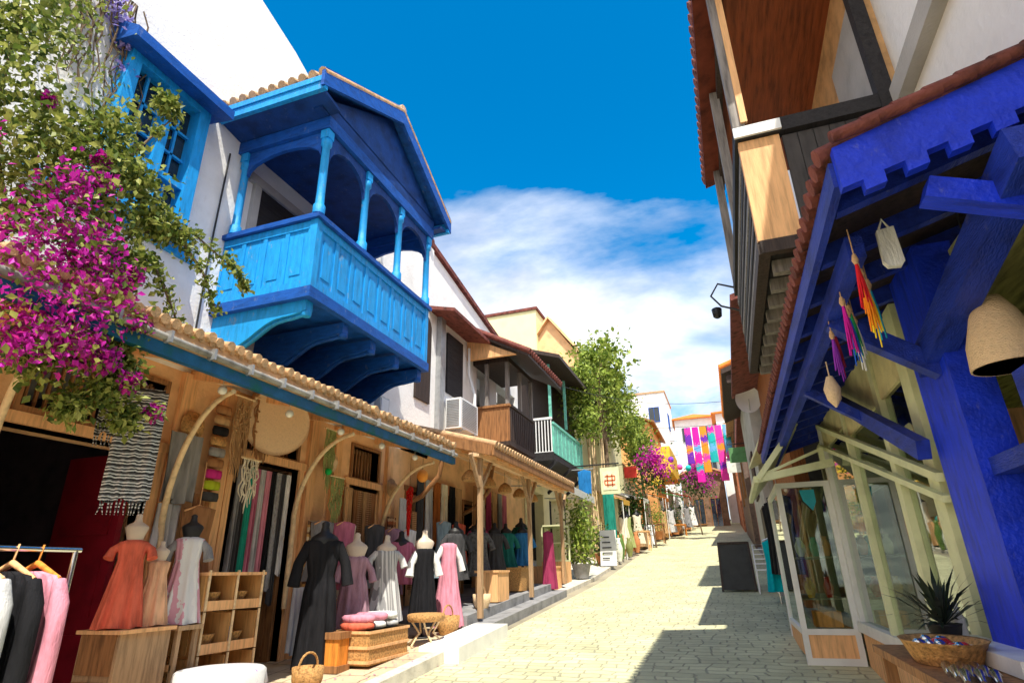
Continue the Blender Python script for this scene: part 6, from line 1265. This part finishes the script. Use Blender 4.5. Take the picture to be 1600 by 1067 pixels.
# lanterns, bunting cloths and stalls crowding the far street
lc = [('red', (.75, .03, .03)), ('yellow', (.9, .6, .03)), ('violet', (.22, .05, .55)), ('pink', (.9, .12, .45)), ('turquoise', (.02, .5, .5)), ('orange', (.9, .3, .02)), ('white', (.8, .8, .78)), ('blue', (.03, .15, .7)), ('lime', (.4, .6, .05)), ('crimson', (.6, .01, .1))]
for k, (cn, cv) in enumerate(lc):
    x = -3.6+.47*k; y = 36.0; z = 6.1+.35*math.sin(k*1.3)-.25*math.sin(math.pi*k/9)
    t_ = thing('street_lantern', '%s paper lantern on the string beyond the rugs' % cn, 'lantern', (x, y, z), 'paper lanterns on a string')
    b = MB(); b.ball((x, y, z), .17, 12, 1.1); b.build('shade', mat('lantern_'+cn, cv, bump=.05), t_); MB().tube([(x, y, z+.18), (x, y, 7.2)], .006, 5).build('cord', metal_black, t_)
b = MB(); b.tube([(-4.3, 36, 7.25), (-1.5, 36, 7.18), (1.0, 36, 7.3)], .012, 5); single(b, 'overhead_wire', metal_black, 'wire above the street holding the paper lanterns', 'wire')
stall = [(-4.45, 24.9, 'ochre', (.7, .42, .08)), (-4.1, 28.9, 'white', (.75, .75, .72)), (-3.7, 35.2, 'rust orange', (.62, .2, .04)), (-3.1, 38.5, 'green striped', (.1, .3, .08)), (-2.9, 44.0, 'red', (.5, .05, .04))]
for k, (x, y, cn, cv) in enumerate(stall):
    z = gz(y); g = thing('market_stall', '%s canvas market stall, %s along the left pavement going up' % (cn, ('first', 'second', 'third', 'fourth', 'fifth')[k]), 'stall', (x, y, z))
    b = MB(); b.prism([(x-.5, y-.8, z+2.5), (x+.65, y-.8, z+2.15), (x+.65, y-.8, z+2.18), (x-.5, y-.8, z+2.53)], (0, 1.6, .1)); b.prism([(x+.65, y-.8, z+2.16), (x+.64, y-.8, z+1.98), (x+.66, y-.8, z+2.16)], (0, 1.6, .1)); b.build('canvas', cloth('stall_'+cn.replace(' ', '_'), cv), g)
    for sx, sy in ((-.45, -.75), (.6, -.75), (-.45, .75), (.6, .75)): MB().tube([(x+sx, y+sy, gz(y+sy)), (x+sx, y+sy, z+2.2)], .02, 6).build('pole', white_paint, g)
    MB().box(x-.4, x+.45, y-.7, y+.7, z+.1, z+.85).build('counter', (tan_wood, oak_wood, honey_wood, brown_wood, tan_wood)[k], g)
    for q in range(4):
        b = MB(); b.lathe((x+.05, y-.5+.33*q, z+.86), [(.1, 0), (.13, .08), (.11, .16), (.03, .22)], 10); single(b, 'stall_goods', (pc[0], pc[1], pc[3], pc[2])[q], '%s bowl on the %s stall counter, %s up the street' % (('terracotta', 'teal', 'ochre', 'red')[q], cn, ('first', 'second', 'third', 'fourth', 'fifth')[k]), 'bowl', 'bowls on the market stalls')
# small hanging signs further up
for k, (x, y, z, cv, cn) in enumerate(((-3.9, 27.5, 4.0, (.65, .05, .04), 'small red'), (-3.4, 33.8, 4.4, (.75, .5, .05), 'small yellow'), (.65, 21, 3.3, (.1, .25, .1), 'small dark green'), (.6, 27.5, 3.9, (.7, .7, .66), 'small white'))):
    g = thing('hanging_sign', '%s blank sign board on a bracket up the street' % cn, 'sign', (x, y, z)); MB().box(x-.28, x+.28, y-.02, y+.02, z, z+.5).build('board', mat('sign_'+cn.replace(' ', '_'), cv, bump=0), g)
    s_ = -1 if x < 0 else 1; MB().tube([(x+s_*1.2, y, z+.62), (x-s_*.3, y, z+.62)], .018, 6).build('arm', metal_black, g)
# fallen petals and leaves, blown along the kerb
def litter():
    y = abs(random.gauss(0, 1))*4+1.5; x = -3.9+random.gauss(0, .45)
    return (x, y, (gfl(y)+.012 if x < -3.62 and y < 9.3 else gz(y)+.012))
b = MB()
for _ in range(420):
    p = Vector(litter()); a_ = random.uniform(0, 6.28); s_ = random.uniform(.012, .026); 
    if p.y > 9: continue
    b.add([p, p+Vector((math.cos(a_)*s_, math.sin(a_)*s_, .004)), p+Vector((math.cos(a_+.8)*s_*1.4, math.sin(a_+.8)*s_*1.4, .002)), p+Vector((math.cos(a_+1.6)*s_, math.sin(a_+1.6)*s_, .005))], [(0, 1, 2), (0, 2, 3)])
o = b.build('fallen_petals', boug_flower); tag(o, 'scattered fallen magenta petals on the pavement near the bougainvillea', 'petals', kind='stuff')
